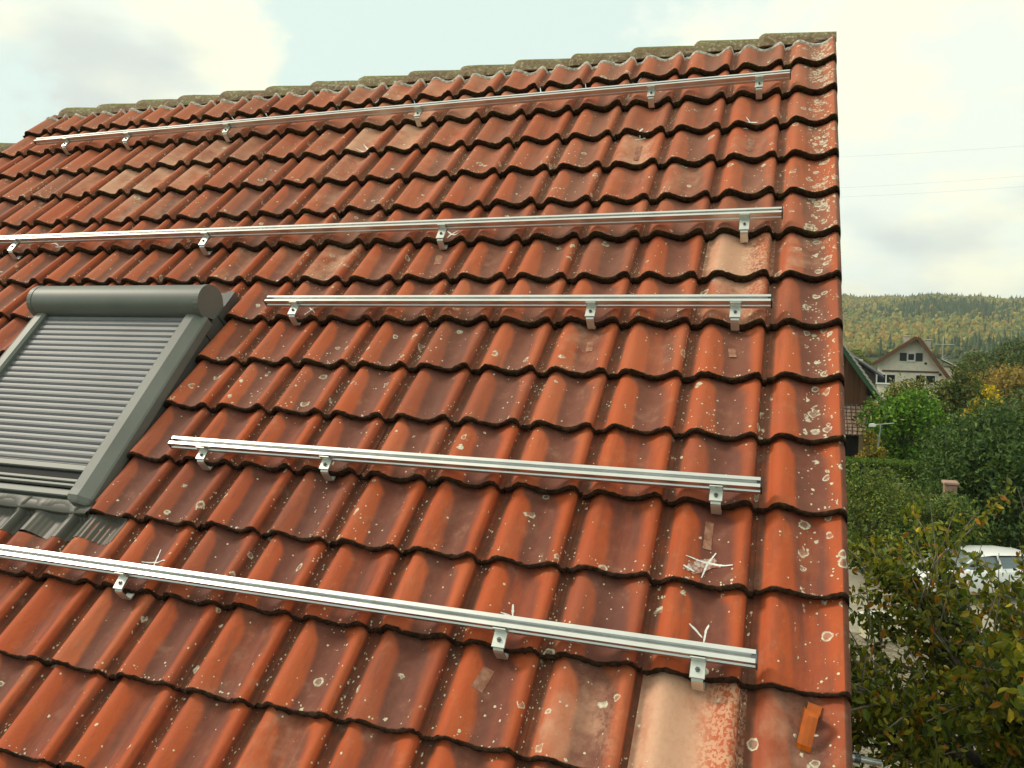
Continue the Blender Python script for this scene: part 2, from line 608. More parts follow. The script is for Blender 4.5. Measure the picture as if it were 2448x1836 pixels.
house = empty('tiled_house', (-3.0, 0, 0))
tag(house, 'house whose steep red clay tile roof with mossy ridge fills the picture', 'house')
ROOF_M = Matrix.Translation((3.0, 0, ZR)) @ Matrix.Rotation(TH, 4, 'X')   # in house coordinates

PALE = {}
for (c, r, p) in [(1, 7, .85), (1, 8, .55), (0, 7, .35), (1, 14, .86), (0, 14, .25), (2, 14, .30), (3, 14, .12), (1, 15, .5), (0, 8, .15), (3, 13, .10),
                  (8, 3, .8), (9, 3, .65), (7, 3, .35), (8, 2, .55), (7, 2, .4), (6, 2, .35), (9, 2, .35), (10, 2, .3), (5, 2, .25), (9, 4, .4), (7, 4, .3),
                  (11, 4, .25), (14, 4, .55), (15, 4, .75), (13, 4, .45), (14, 3, .6), (13, 3, .45), (15, 3, .35), (16, 4, .35), (12, 3, .3), (14, 5, .4), (13, 5, .35),
                  (3, 4, .55), (3, 5, .2), (1, 4, .3), (2, 5, .3), (3, 3, .15), (1, 5, .2), (8, 7, .5), (9, 7, .2), (10, 7, .3), (7, 7, .15),
                  (2, 6, .15), (1, 3, .2), (0, 1, .2), (0, 2, .15), (9, 1, .45), (8, 1, .4), (7, 1, .3), (10, 1, .35), (4, 13, .12), (6, 14, .15), (5, 15, .3), (16, 3, .25),
                  (17, 3, .2), (18, 4, .15), (9, 5, .3), (8, 5, .2), (6, 3, .2), (10, 3, .35), (11, 3, .2), (12, 5, .2)]:
    PALE[(c, r)] = p if r in (7, 14) else p * 0.85


def tile_arrays(c, r, acc, verge=False):
    if verge:
        u0, w, ps, pn = 0.0, 0.272, VP_S, VP_N
        ss = np.concatenate([np.linspace(0, .9, 20), [.93, .96, .985, 1.0]])
    else:
        u0, w, ps, pn = -W * c, W, PROF_S, PROF_N
        ss = np.concatenate([np.linspace(0, .9, 20), [.918, .932, .945, .96, 1.0]])
    ns = hermite(ps, pn, ss)
    us = u0 + ss * w
    if verge:       # hanging flange on the gable side
        us = np.concatenate([us, [0.2735, 0.2735, 0.2715]])
        ns = np.concatenate([ns, [-0.005, -0.055, -0.058]])
        ss = np.concatenate([ss, [1.0, 1.0, 1.0]])
    v0, v1 = ROWS[r], row_top(r) + 0.016
    jit = rng.normal(0, 1, 5)
    v0 = v0 + jit[0] * 0.0032
    dn = abs(jit[1]) * 0.0016
    skew = jit[2] * 0.0055
    L = v1 - v0
    lip = 0.0275 + 0.002 * jit[3] + 0.011 * max(0, 1 - r / 11.0)
    # columns along the slope: (v offset, n offset, t, moss)
    prof = [(0.010, -lip, 0, 1), (0.000, -lip * 0.97, 0, 1), (-0.0055, -lip * 0.62, 0, 1), (-0.0060, -lip * 0.30, 0, 1), (-0.0035, -0.0035, 0, 1), (0.001, -0.0004, 0.0, 0.8),
            (0.008, 0.0, .02, 0.42), (0.022, 0, .06, 0.14), (0.05, 0, .15, 0.0)]
    prof += [(L * q, 0, q, 0) for q in (.35, .55, .75, 1.0)]
    nr, nc = len(prof), len(ss)
    V = np.zeros((nr, nc, 3))
    uvs = np.zeros((nr, nc, 2))
    ms = np.zeros((nr, nc))
    rough = rng.normal(0, 1, (nr, nc))
    lump = np.interp(ss, np.linspace(0, 1, 9), rng.normal(0, 1, 9)) + np.interp(ss, np.linspace(0, 1, 17), rng.normal(0, .7, 17))
    age = np.clip(1.15 - r / 11.0, 0.05, 1.0)
    for i, (dv, off, tt, mo) in enumerate(prof):
        t = np.clip(dv / L, 0, 1)
        thin = 1.0 if r < 10 else 0.9
        V[i, :, 0] = us
        V[i, :, 1] = v0 + dv + skew * (ss - .5)
        V[i, :, 2] = ns + LIFT * (1 - t) + dn + off * thin
        if i < 6:
            V[i, :, 1] += rough[i] * 0.0016 - 0.0035 * age - np.maximum(lump, -.6) * 0.0024
            V[i, :, 2] += rough[i] * 0.0011 + (0.0035 * age + np.maximum(lump, 0) * 0.0016 if 2 <= i else 0)
        inside = (V[i, :, 0] > -3.80) & (V[i, :, 0] < np.where(V[i, :, 1] > -3.6, -2.705, -2.64)) & (V[i, :, 1] > -3.71) & (V[i, :, 1] < -2.27)
        V[i, :, 2] -= 0.12 * inside                  # opening cut for the roof window
        uvs[i, :, 0] = ss
        uvs[i, :, 1] = tt
        ms[i] = mo * (0.92 if r < 9 else 0.86)
    o = acc['n']
    idx = np.arange(nr * nc).reshape(nr, nc) + o
    q = np.stack([idx[:-1, :-1], idx[:-1, 1:], idx[1:, 1:], idx[1:, :-1]], -1).reshape(-1, 4)
    acc['V'].append(V.reshape(-1, 3))
    acc['F'].append(q)
    acc['UV'].append(uvs.reshape(-1, 2))
    acc['moss'].append(ms.ravel())
    acc['age'].append(np.full(nr * nc, age))
    pale = PALE.get((c, r), max(0.0, rng.normal(0.02, 0.07)))
    trough_dark = np.clip((0.70 if r > 5 else 0.52) + rng.normal(0, .17) - pale * .5, 0.05, 1)
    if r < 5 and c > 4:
        trough_dark *= .6
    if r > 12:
        trough_dark *= .72
    acc['tone'].append(np.tile([np.clip(rng.normal(.5, .28), 0, 1), min(pale, 1), trough_dark, 1.0], (nr * nc, 1)))
    acc['n'] += nr * nc


def new_acc():
    return dict(V=[], F=[], UV=[], moss=[], age=[], tone=[], n=0)


def acc_mesh(acc, name, mat, parent):
    V, Fc = np.concatenate(acc['V']), np.concatenate(acc['F'])
    o = np_mesh(name, V, Fc, mat, parent, None, True)
    me = o.data
    uvl = me.uv_layers.new(name='tile')
    li = np.empty(len(me.loops), dtype=np.int32)
    me.loops.foreach_get('vertex_index', li)
    uvl.data.foreach_set('uv', np.concatenate(acc['UV'])[li].astype(np.float32).ravel())
    for nm in ('moss', 'age'):
        a = me.attributes.new(nm, 'FLOAT', 'POINT')
        a.data.foreach_set('value', np.concatenate(acc[nm]).astype(np.float32))
    a = me.color_attributes.new('tone', 'FLOAT_COLOR', 'POINT')
    a.data.foreach_set('color', np.concatenate(acc['tone']).astype(np.float32).ravel())
    return o


acc = new_acc()
NCOL = 27
for r in range(1, len(ROWS)):
    for c in range(1, NCOL):
        if c > 20 and r < 3:
            continue
        tile_arrays(c, r, acc)
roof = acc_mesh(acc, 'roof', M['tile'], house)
roof.matrix_local = ROOF_M
tag(roof, 'steep red clay interlocking tile roof with mossy tile noses')
for r in range(1, len(ROWS)):
    acc = new_acc()
    tile_arrays(0, r, acc, True)
    o = acc_mesh(acc, 'verge_tile', M['verge'], roof)

# ridge caps: half round, each wider left end laps over its neighbour
def ridge_cap(u_left, u_right, vc, nc, rad=0.128, lap=0.05):
    mb = MB()
    seg = 14
    rows = []
    vs = []
    stations = [(0.0, 1.02, 0.0), (0.035, 1.14, 0), (0.08, 1.18, 0), (0.30, 1.12, 0), (0.65, 1.02, 0), (1.0, .92, 0)]
    L = u_right - u_left + lap
    for (q, k, _) in stations:
        for j in range(seg + 1):
            a = R(-80) + R(160) * j / seg
            rr = rad * k + random.gauss(0, 0.0012)
            up = (ST, CT)
            nearv = (-CT, ST)
            cv = math.cos(a) * rr
            sv = math.sin(a) * rr * 1.05
            vs.append((u_left + L * q, vc + cv * up[0] - sv * -nearv[0] * -1 * -1 if False else vc + cv * up[0] + sv * nearv[0], nc + cv * up[1] + sv * nearv[1]))
    n = seg + 1
    for i in range(len(stations) - 1):
        for j in range(seg):
            rows.append((i * n + j, (i + 1) * n + j, (i + 1) * n + j + 1, i * n + j + 1))
    mb.add(vs, rows, 0, True)
    # inner shell gives the clay its thickness
    cen = [(v[0], vc + (v[1] - vc) * .86, nc + (v[2] - nc) * .86) for v in vs]
    mb.add(cen, [tuple(reversed(f)) for f in rows], 0, True)
    both = vs + cen
    m_ = len(vs)
    ends = []
    for i in (0, len(stations) - 1):
        for j in range(seg):
            ends.append((i * n + j, i * n + j + 1, m_ + i * n + j + 1, m_ + i * n + j))
    for j in (0, seg):
        for i in range(len(stations) - 1):
            ends.append((i * n + j, (i + 1) * n + j, m_ + (i + 1) * n + j, m_ + i * n + j))
    mb.add(both, ends, 0)
    return mb


caps_u = [0.275, -0.17, -0.56, -0.965, -1.37, -1.77, -2.17, -2.575, -2.98, -3.385, -3.79, -4.205, -4.62, -5.04, -5.46, -5.86]
for i in range(15):
    ridge_cap(caps_u[i + 1], caps_u[i], 0.124, -0.066, 0.115, 0.05 if i else 0.0).build('ridge_cap', M['cap'], roof)
for i in range(5):
    ridge_cap(-6.38 - 0.41 * i, -5.97 - 0.41 * i, -0.36, -0.075, 0.115).build('ridge_cap', M['cap'], roof)

# pale wavy ventilation strip where the tiles run under the caps
mb = MB()
vs, fs = [], []
us = np.arange(-5.95, 0.262, 0.0125)
for i, u in enumerate(us):
    vv = 0.030 + 0.004 * math.sin(u * 51) + random.gauss(0, .002)
    n0 = surf_n(u, 0.030)
    vs += [(u, vv - 0.010, n0 + 0.0015), (u, vv - 0.004, n0 + 0.012), (u, vv + 0.012, n0 + 0.013)]
for i in range(len(us) - 1):
    a, b = 3 * i, 3 * i + 3
    fs += [(a, b, b + 1, a + 1), (a + 1, b + 1, b + 2, a + 2)]
mb.add(vs, fs, 0, True)
mb.build('ridge_strip', M['strip'], roof)

# black filler painted as the shade under the caps, and the far slope of the roof
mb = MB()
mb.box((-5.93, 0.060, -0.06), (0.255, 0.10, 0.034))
mb.build('cap_shade_fill', M['black'], roof)
back_m = plain('far_slope_clay', (0.30, 0.09, 0.045), 0.7, 0, 0.3, 3)
mb = MB()
vs, fs = [], []
nx, ny = 90, 19
for j in range(ny + 1):
    for i in range(nx + 1):
        u = -8.0 + 8.26 * i / nx
        d = 0.10 + 0.32 * j
        vs.append((u, d * CT + 3e-4, -d * ST - 0.03 + 0.02 * math.sin(u / .3 * 2 * math.pi)))
for j in range(ny):
    for i in range(nx):
        if j < 1 and vs[j * (nx + 1) + i][0] < -6.0:
            continue
        a = j * (nx + 1) + i
        fs.append((a, a + 1, a + nx + 2, a + nx + 1))
mb.add([(x + 3.0, y + 0.16, z + ZR) for x, y, z in vs], fs, 0, True)
mb.build('far_roof_slope', back_m, house)
# walls: gable prism under both slopes
mb = MB()
yl, yr = -4.1, 4.4
poly = [(yl, 0.0), (yr, 0.0), (yr, ZR - 4.1 * ST / CT - 0.35), (0.13, ZR - 0.33), (yl, ZR - 4.1 * ST / CT - 0.2)]
mb.prism(poly, -8.0 + 3.0, 0.10 + 3.0)
mb.build('wall', plain('house_render', (0.55, 0.50, 0.40), 0.9, 0, 0.08, 2), house)
mb = MB()
mb.prism([(-5.85, -0.19), (0.10, -0.19), (0.10, -0.045), (-5.85, -0.045)], 0.236, 0.262)
o = mb.build('barge_board', plain('barge_wood', (0.10, 0.055, 0.03), 0.7), house)
o.matrix_local = ROOF_M
mb = MB()
mb.tube([(-8.0 + 3.0, -4.42, 5.72), (0.27 + 3.0, -4.42, 5.72)], 0.075, 12)
mb.build('gutter', M['alu_dull'], house)


# chalk marks and clean patches drawn on the tiles
def stroke(mb, pts, width, lift=0.0040, taper=True):
    P = []
    q = [roof_pt(x, y, 0.03)[:2] for x, y in pts]
    # refine onto the wavy surface
    out = []
    for (x, y), b in zip(pts, q):
        n = 0.03
        for _ in range(6):
            b = roof_pt(x, y, n)
            n = surf_n(b[0], b[1])
        out.append(b)
    seg = []
    for a, b in zip(out[:-1], out[1:]):
        k = max(2, int(np.linalg.norm(b - a) / 0.006))
        seg += [a + (b - a) * i / k for i in range(k)]
    seg.append(out[-1])
    L = len(seg)
    vs, fs = [], []
    for i, p in enumerate(seg):
        d = seg[min(i + 1, L - 1)] - seg[max(i - 1, 0)]
        d = d[:2] / (np.linalg.norm(d[:2]) + 1e-9)
        nrm = np.array([-d[1], d[0]])
        w = width * ((0.35 + 0.65 * math.sin(math.pi * min(max((i + 1) / (L + 1), .08), .92))) * (1 + random.gauss(0, .18)) if taper else 1 + random.gauss(0, .05)) / 2
        for s_ in (-1, 1):
            u, v = p[0] + nrm[0] * w * s_, p[1] + nrm[1] * w * s_
            vs.append((u, v, surf_n(u, v) + lift))
    for i in range(L - 1):
        fs.append((2 * i, 2 * i + 1, 2 * i + 3, 2 * i + 2))
    mb.add(vs, fs, 0, True)


marks = [
    [[(1640, 1329), (1672, 1342), (1705, 1350), (1752, 1352)], [(1712, 1324), (1692, 1348), (1677, 1383)], [(1634, 1352), (1660, 1368)]],
    [[(1648, 1492), (1664, 1508), (1679, 1526)], [(1700, 1487), (1688, 1508), (1682, 1540)]],
    [[(1227, 1446), (1226, 1478)], [(1198, 1465), (1222, 1474)]],
    [[(386, 1315), (374, 1342), (364, 1364)], [(340, 1344), (368, 1346), (396, 1341)]],
    [[(842, 1046), (832, 1074)]],
    [[(1736, 1136), (1732, 1148)]],
    [[(728, 753), (745, 742), (752, 736)], [(741, 737), (753, 749)]],
    [[(1068, 552), (1082, 562), (1096, 566)], [(1096, 552), (1078, 562), (1070, 570)]],
    [[(522, 592), (536, 582)], [(534, 573), (526, 592), (520, 600)]],
    [[(858, 371), (880, 363), (897, 353)], [(870, 346), (878, 356), (885, 366)]],
    [[(1516, 321), (1534, 320), (1550, 315)], [(1537, 309), (1530, 331)]],
    [[(1777, 295), (1794, 294), (1812, 294)], [(1784, 281), (1793, 294), (1808, 306)]],
    [[(122, 583), (132, 581), (140, 588)], [(132, 590), (157, 588)]],
]
for k in marks:
    mb = MB()
    for s_ in k:
        stroke(mb, s_, 0.0065 if s_[0][1] > 600 else 0.010)
    mb.build('chalk_mark', M['chalk'], roof)


# powdery smear round the big cross
mb = MB()
for x0, y0, x1, y1, w in [(1640, 1362, 1712, 1340, .030), (1650, 1348, 1725, 1354, .022), (1655, 1372, 1700, 1358, .016)]:
    stroke(mb, [(x0, y0), ((x0 + x1) / 2, (y0 + y1) / 2 - 2), (x1, y1)], w, 0.0034)


def smear_mat():
    k = NT('chalk_smear')
    k.base(k.mix(k.ramp(k.noise(55, 6, .65), 0.42, 0.62), (0.33, 0.13, 0.085), (0.62, 0.50, 0.43))).p(0.9, 0, 0.1)
    return k.m


mb.build('chalk_smear', smear_mat(), roof)


def patch_mat():
    k = NT('rubbed_clay')
    k.base(k.mix(k.ramp(k.noise(40, 5, .6), 0.3, 0.7), (0.26, 0.095, 0.055), (0.44, 0.225, 0.145))).p(0.7, 0, 0.3)
    return k.m


M['patch'] = patch_mat()
for x0, y0, x1, y1, w in [(1697, 1250, 1690, 1315, 0.026), (1797, 332, 1790, 362, 0.034), (1052, 612, 1046, 634, 0.036), (1412, 820, 1408, 842, 0.030),
                          (1750, 835, 1752, 856, 0.03), (1170, 1600, 1140, 1650, 0.035), (1530, 350, 1520, 385, .03)]:
    mb = MB()
    stroke(mb, [(x0, y0), ((x0 + x1) / 2, (y0 + y1) / 2), (x1, y1)], w, 0.0034, False)
    mb.build('rubbed_patch', M['patch'], roof)

# ------------------------------------------------------------------ roof window with closed roller shutter
win = empty('roof_window', parent=house)
win.matrix_local = ROOF_M
win['label'] = 'grey roof window with its roller shutter closed'
U0, U1 = -3.83, -2.675           # outer sides
V0, V1 = -3.565, -2.34            # lower and upper end


def rail_n(v):                   # upper face of the side rails, rising towards the top
    return 0.102 + (v - V0) * 0.068


# flashing box round the frame
mb = MB()
side = [(V0 + 0.02, -0.06), (V1 + 0.06, -0.06), (V1 + 0.06, 0.094), (-2.9, 0.094), (V0 + 0.02, 0.040)]
mb.prism(side, U1 - 0.05, U1)
mb.prism(side, U0, U0 + 0.05)
mb.box((U0 + 0.05, V1, -0.06), (U1 - 0.05, V1 + 0.058, 0.086))
mb.box((U1 - 0.0005, V0 + 0.05, 0.000), (U1 + 0.028, V1 + 0.16, 0.020))
mb.box((U0 - 0.028, V0 + 0.05, 0.000), (U0 + 0.0005, V1 + 0.16, 0.020))
mb.build('flashing', M['dark_grey'], win)
# clips on the flashing
mb = MB()
for v in (-2.47, -2.60):
    mb = MB()
    mb.prism([(v, 0.0), (v, 0.019), (v - 0.02, 0.019), (v - 0.02, 0.024), (v, 0.024), (v, 0.093), (v + 0.004, 0.093), (v + 0.004, 0.0)], U1 - 0.006, U1 + 0.0027)
    mb.build('clip', M['black'], win)
# sash below the shutter
mb = MB()
mb.box((U0 + 0.06, V0 + 0.030, 0.0), (U1 - 0.06, V1, 0.068))
mb.build('sash', M['black'], win)
mb = MB()
mb.box((U0 + 0.09, V0 + 0.044, 0.070), (U1 - 0.09, V0 + 0.060, 0.088), 0, None, .003)
mb.box((U0 + 0.09, V0 + 0.026, 0.060), (U1 - 0.09, V0 + 0.041, 0.080), 0, None, .003)
mb.box((U0 + 0.09, V0 - 0.012, 0.030), (U1 - 0.09, V0 + 0.023, 0.062), 0, None, .004)
mb.box((U0 + 0.06, V0 - 0.030, 0.012), (U1 - 0.075, V0 - 0.014, 0.040), 0, None, .003)
mb.build('sill', M['grey'], win)
# shutter curtain
mb = MB()
nsl = 25
vs0, vs1 = -3.425, -2.525
pts = []
for i in range(nsl):
    a = vs0 + (vs1 - vs0) * i / nsl
    d = (vs1 - vs0) / nsl
    for q, h in ((0.0, -0.014), (0.06, -0.002), (0.25, 0.0040), (0.5, 0.0055), (0.78, 0.0045), (0.94, 0.000)):
        v = a + d * q
        pts.append((v, rail_n(v) - 0.030 + h))
vs, fs = [], []
for v, n in pts:
    vs += [(U0 + 0.085, v, n), (U1 - 0.085, v, n)]
for i in range(len(pts) - 1):
    fs.append((2 * i, 2 * i + 1, 2 * i + 3, 2 * i + 2))
mb.add(vs, fs, 0, False)
mb.box((U0 + 0.086, vs0, 0.075), (U1 - 0.086, vs1, 0.080))
mb.build('shutter_curtain', M['slat'], win)
mb = MB()
nb = rail_n(-3.45) - 0.030
mb.box((U0 + 0.085, vs0 - 0.034, nb - 0.014), (U1 - 0.085, vs0 - 0.002, nb + 0.004), 0, None, 0.004)
mb.build('bottom_bar', M['grey'], win)
# side rails: bevelled channels
for ua, ub in ((U1 - 0.112, U1 + 0.006), (U0 + 0.112, U0 - 0.006)):
    mb = MB()
    va, vb = V0 + 0.005, -2.535
    sec = lambda v: [(ua, rail_n(v) - 0.045), (ub, rail_n(v) - 0.078), (ub, rail_n(v) - 0.034), (ub + (ua - ub) * .05, rail_n(v) - 0.026), (ub + (ua - ub) * .48, rail_n(v) - 0.001), (ua + (ub - ua) * .12, rail_n(v) + 0.002), (ua, rail_n(v) - 0.008)]
    a_, b_ = sec(va), sec(vb)
    k = len(a_)
    mb.add([(u, va, n) for u, n in a_] + [(u, vb, n) for u, n in b_], [(i, (i + 1) % k, k + (i + 1) % k, k + i) for i in range(k)] + [tuple(range(k)), tuple(range(2 * k - 1, k - 1, -1))])
    mb.build('side_rail', M['grey'], win)
    mb = MB()
    c_ = sec(va)
    vs, fs = [], []
    for q, sc in ((0.0, 1.02), (-0.030, 1.0), (-0.048, .86), (-0.056, .6)):
        um, nm = (ua + ub) / 2, rail_n(va) - 0.03
        for u, n in c_:
            vs.append((um + (u - um) * sc, va + q, nm + (n - nm) * sc - (0.008 if q < -.04 else 0)))
    for j in range(3):
        for i in range(k):
            fs.append((j * k + i, (j + 1) * k + i, (j + 1) * k + (i + 1) % k, j * k + (i + 1) % k))
    fs.append(tuple(3 * k + i for i in range(k)))
    mb.add(vs, fs, 0)
    mb.build('rail_cap', M['grey'], win)
# round shutter box
cv, cn, rr = -2.455, 0.168, 0.092
poly = []
for i in range(25):
    a = R(-80 + 205 * i / 24)
    poly.append((cv + rr * math.cos(a), cn + rr * math.sin(a)))
poly += [(-2.524, 0.229), (-2.536, 0.208), (-2.541, 0.180), (-2.542, 0.142), (-2.516, 0.128), (-2.490, 0.086)]
mb = MB()
mb.prism(poly, U0 + 0.036, U1 - 0.036, 0, None, True, 0, False)
mb.build('shutter_box', M['grey'], win)
for ua, ub in ((U1 - 0.036, U1 - 0.008), (U0 + 0.008, U0 + 0.036)):
    mb = MB()
    big = [(cv + (a - cv) * 1.025, cn + (b - cn) * 1.025) for a, b in poly]
    mb.prism(big, ua, ub)
    mb.build('box_end', M['grey'], win)
# lead apron, pleated and pressed into the tiles below
def lead_mat():
    return M['lead']


mb = MB()
vs, fs = [], []
us = np.arange(-4.05, -2.445, 0.006)
vr = [V0 - 0.03, V0 - 0.07, -3.665, -3.70, -3.735, -3.765]
for i, u in enumerate(us):
    pleat = 0.0030 * math.sin(u * 2 * math.pi / 0.024) * (1.0 if u > -2.80 else 0.3)
    for j, v in enumerate(vr):
        k = j / (len(vr) - 1)
        edge = 0.018 * max(0, (u + 2.62)) / 0.17
        vv = v + (0.008 * math.sin(u * 21) * k) + edge * .6
        if u > -2.66:
            vv = min(vv, -3.648 - 0.001 * j)
        flat = 0.056
        w = min(1, max(0, (j - 0.4) / 1.6))
        s_ = max(surf_n(u, min(vv, -3.645)), surf_n(u, vv)) + 0.004
        base = flat * (1 - w) + s_ * w
        vs.append((u, vv, base + pleat * w))
nr = len(vr)
for i in range(len(us) - 1):
    for j in range(nr - 1):
        fs.append((i * nr + j, i * nr + j + 1, (i + 1) * nr + j + 1, (i + 1) * nr + j))
mb.add(vs, fs, 0, True)
lip = [(u, v, n - 0.005) for u, v, n in vs]
mb.add(lip, [tuple(reversed(f)) for f in fs], 0, True)
mb.build('apron', M['lead'], win)
mb = MB()
vs, fs = [], []
for i, u in enumerate(us[:-36]):
    wv = 0.003 * math.sin(u * 2 * math.pi / 0.30 + .6)
    vs += [(u, V0 - 0.030, 0.052), (u, V0 - 0.088 + wv * .5, 0.062 + wv), (u, V0 - 0.091 + wv * .5, 0.057 + wv), (u, V0 - 0.089, 0.035)]
for i in range(len(us) - 37):
    for j in range(3):
        fs.append((i * 4 + j, i * 4 + j + 1, (i + 1) * 4 + j + 1, (i + 1) * 4 + j))
mb.add(vs, fs, 0, True)
mb.build('apron_fold', M['lead'], win)

# ------------------------------------------------------------------ mounting rails and hooks (top-level things)
ROT = (TH, 0, 0)


def roof_world(u, v, n):
    return tuple(MW @ np.array([u, v, n]) + np.array([0, 0, ZR]))


RB = 0.098       # underside of the rails above the tile plane
RH, RW = 0.041, 0.020
RAIL_POLY = [(-RW, 0), (RW, 0), (RW, .013), (RW - .005, .016), (RW - .005, .024), (RW, .027), (RW, RH), (.007, RH), (.007, RH - .004), (.010, RH - .006), (.010, RH - .016),
             (-.010, RH - .016), (-.010, RH - .006), (-.007, RH - .004), (-.007, RH), (-RW, RH), (-RW, .027), (-RW + .005, .024), (-RW + .005, .016), (-RW, .013)]


def make_rail(u0, u1, v, label):
    root = empty('mounting_rail', roof_world(u0, v, RB), ROT)
    tag(root, label, 'rail', 'aluminium mounting rails for solar panels across the roof')
    mb = MB()
    mb.prism(RAIL_POLY, 0, u1 - u0)
    mb.build('profile', M['alu'], root)
    for x in (-0.006, u1 - u0 + 0.0005):
        mb = MB()
        mb.box((x, -RW - .001, -0.001), (x + 0.0055, RW + .001, RH + 0.001), 0, None, 0.0018)
        mb.box((x + (0.0055 if x < 0 else -0.012), -0.0085, RH - .0155), (x + (0.0175 if x < 0 else 0), 0.0085, RH - .003))
        mb.build('end_cap', M['cap_grey'] if v < -3.8 else M['dark_plastic'], root)
    return root


RV = {1: -0.497, 2: -1.787, 3: -2.384, 4: -3.297, 5: -3.895}
make_rail(-5.56, 0.024, RV[1], 'topmost long aluminium rail just below the mossy ridge')
make_rail(-6.6, 0.022, RV[2], 'second aluminium rail from the ridge, passing above the roof window')
make_rail(-2.405, 0.0, RV[3], 'short aluminium rail starting just right of the rounded shutter box')
make_rail(-2.405, 0.004, RV[4], 'aluminium rail starting beside the lower right side of the roof window')
make_rail(-4.2, 0.020, RV[5], 'lowest aluminium rail, running below the grey roof window')


def make_hook(u, lip, rv, label):
    rise_v = lip - 0.030
    root = empty('roof_hook', roof_world(u, rise_v, 0.02), ROT)
    tag(root, label, 'roof hook', 'aluminium roof hooks holding the rails')
    w = 0.0165
    dv = (rv - 0.021) - rise_v            # distance from the riser to the face of the rail
    top = RB - 0.02 - 0.001
    # strap: out from under the tile, up in front of its nose, then back over it
    line = [(0.13, 0.008), (0.012, 0.008), (0.0035, 0.010), (0.0, 0.018), (0.0, top - 0.016), (0.003, top - 0.006), (0.010, top - 0.001), (dv + 0.03, top - 0.001)]
    line = [(a, b) for a, b in line]
    th = 0.005
    pts = [Vector((0, a, b)) for a, b in line]
    mb = MB()
    vs, fs = [], []
    for i, p in enumerate(pts):
        d = (pts[min(i + 1, len(pts) - 1)] - pts[max(i - 1, 0)]).normalized()
        nrm = Vector((0, -d.z, d.y))
        ww = w
        for x, k in ((-ww, 0), (ww, 0), (ww, -1), (-ww, -1)):
            q = p + nrm * (th * k)
            vs.append((x, q.y, q.z))
    for i in range(len(pts) - 1):
        for j in range(4):
            fs.append((i * 4 + j, i * 4 + (j + 1) % 4, (i + 1) * 4 + (j + 1) % 4, (i + 1) * 4 + j))
    fs += [(3, 2, 1, 0), tuple(len(vs) - 4 + j for j in range(4))]
    mb.add(vs, fs)
    mb.build('strap', M['alu_dull'], root)
    # clamp plate with its lip hooked into the side groove of the rail
    mb = MB()
    wp = 0.0215
    tilt = Matrix.Translation((0, 0.006, top + 0.0015)) @ Matrix.Rotation(R(7), 4, 'X')
    mb.box((-wp, 0.002, 0.0), (wp, dv - 0.003, 0.0055), 0, tilt, 0.0012)
    mb.box((-wp, dv - 0.010, 0.004), (wp, dv - 0.0045, 0.034), 0, tilt, 0.0012)
    mb.build('clamp', M['alu_dull'], root)
    mb = MB()
    cy = dv * 0.42 + 0.006
    ring = [(0.0075 * math.cos(k * math.pi / 3), cy + 0.0075 * math.sin(k * math.pi / 3)) for k in range(6)]
    mb.prism(ring, top + 0.010, top + 0.0155, axis=2)
    ring = [(0.0032 * math.cos(k * math.pi / 3), cy + 0.0032 * math.sin(k * math.pi / 3)) for k in range(6)]
    mb.prism(ring, top + 0.0155, top + 0.0195, axis=2)
    mb.build('bolt', M['steel'], root)
    return root


def hook_labels(rail, n):
    out = []
    for i in range(n):
        pos = {0: 'nearest the right end of', 1: 'second from the right on', 2: 'third from the right on', 3: 'fourth from the right on', 4: 'fifth from the right on', 5: 'sixth from the right on'}[i]
        if i == n - 1 and i > 0:
            pos = 'nearest the left end of' if rail != 'the second rail from the ridge' else 'farthest left on'
        out.append('aluminium roof hook %s %s' % (pos, rail))
    return out


for rail, lip, us, nm in [(1, ROWS[2], [-.135, -.735, -2.235, -3.735, -4.635, -5.235], 'the topmost rail'),
                          (2, ROWS[6] - 0.022, [-.135, -1.635, -3.135, -4.635], 'the second rail from the ridge'),
                          (3, ROWS[8], [-.135, -.735, -2.235], 'the short rail right of the shutter box'),
                          (4, ROWS[11], [-.135, -1.635, -2.235], "the rail beside the roof window's lower side"),
                          (5, ROWS[13], [-.135, -.735, -2.235], 'the lowest rail below the roof window')]:
    for u, lb in zip(us, hook_labels(nm, len(us))):
        make_hook(u, lip, RV[rail], lb)

# orange bracket clipped on the verge tile at the lower right
ob = empty('snow_hook', roof_world(0.150, -4.090, 0.0))
ob.rotation_euler = (Matrix.Rotation(TH, 3, 'X') @ Matrix.Rotation(R(-13), 3, 'Z')).to_euler()
tag(ob, 'orange painted metal hook on the verge tile at the lower right', 'roof hook')
mb = MB()
line = [(0.155, 0.030), (0.118, 0.034), (0.108, 0.088), (0.098, 0.098), (0.088, 0.094), (0.012, 0.052), (0.0, 0.040), (0.003, 0.030)]
pts = [Vector((0, a, b)) for a, b in line]
vs, fs = [], []
for i, p in enumerate(pts):
    d = (pts[min(i + 1, len(pts) - 1)] - pts[max(i - 1, 0)]).normalized()
    nrm = Vector((0, -d.z, d.y))
    for x, k, bulge in ((-.021, 0, 0), (-.008, 0, .003), (.008, 0, .003), (.021, 0, 0), (.021, 1, 0), (-.021, 1, 0)):
        q = p + nrm * (0.004 * k) - nrm * (bulge if 4 <= i <= 5 else 0)
        vs.append((x, q.y, q.z))
for i in range(len(pts) - 1):
    for j in range(6):
        fs.append((i * 6 + j, i * 6 + (j + 1) % 6, i * 6 + 6 + (j + 1) % 6, i * 6 + 6 + j))
fs += [tuple(range(5, -1, -1)), tuple(len(vs) - 6 + j for j in range(6))]
mb.add(vs, fs)
mb.build('bent_strip', M['orange'], ob)
ob.scale = (.88, .88, .88)
mb = MB()
mb.prism([(0.118, 0.034), (0.112, 0.085), (0.060, 0.034)], -0.026, -0.0215)
mb.build('side_web', M['orange'], ob)
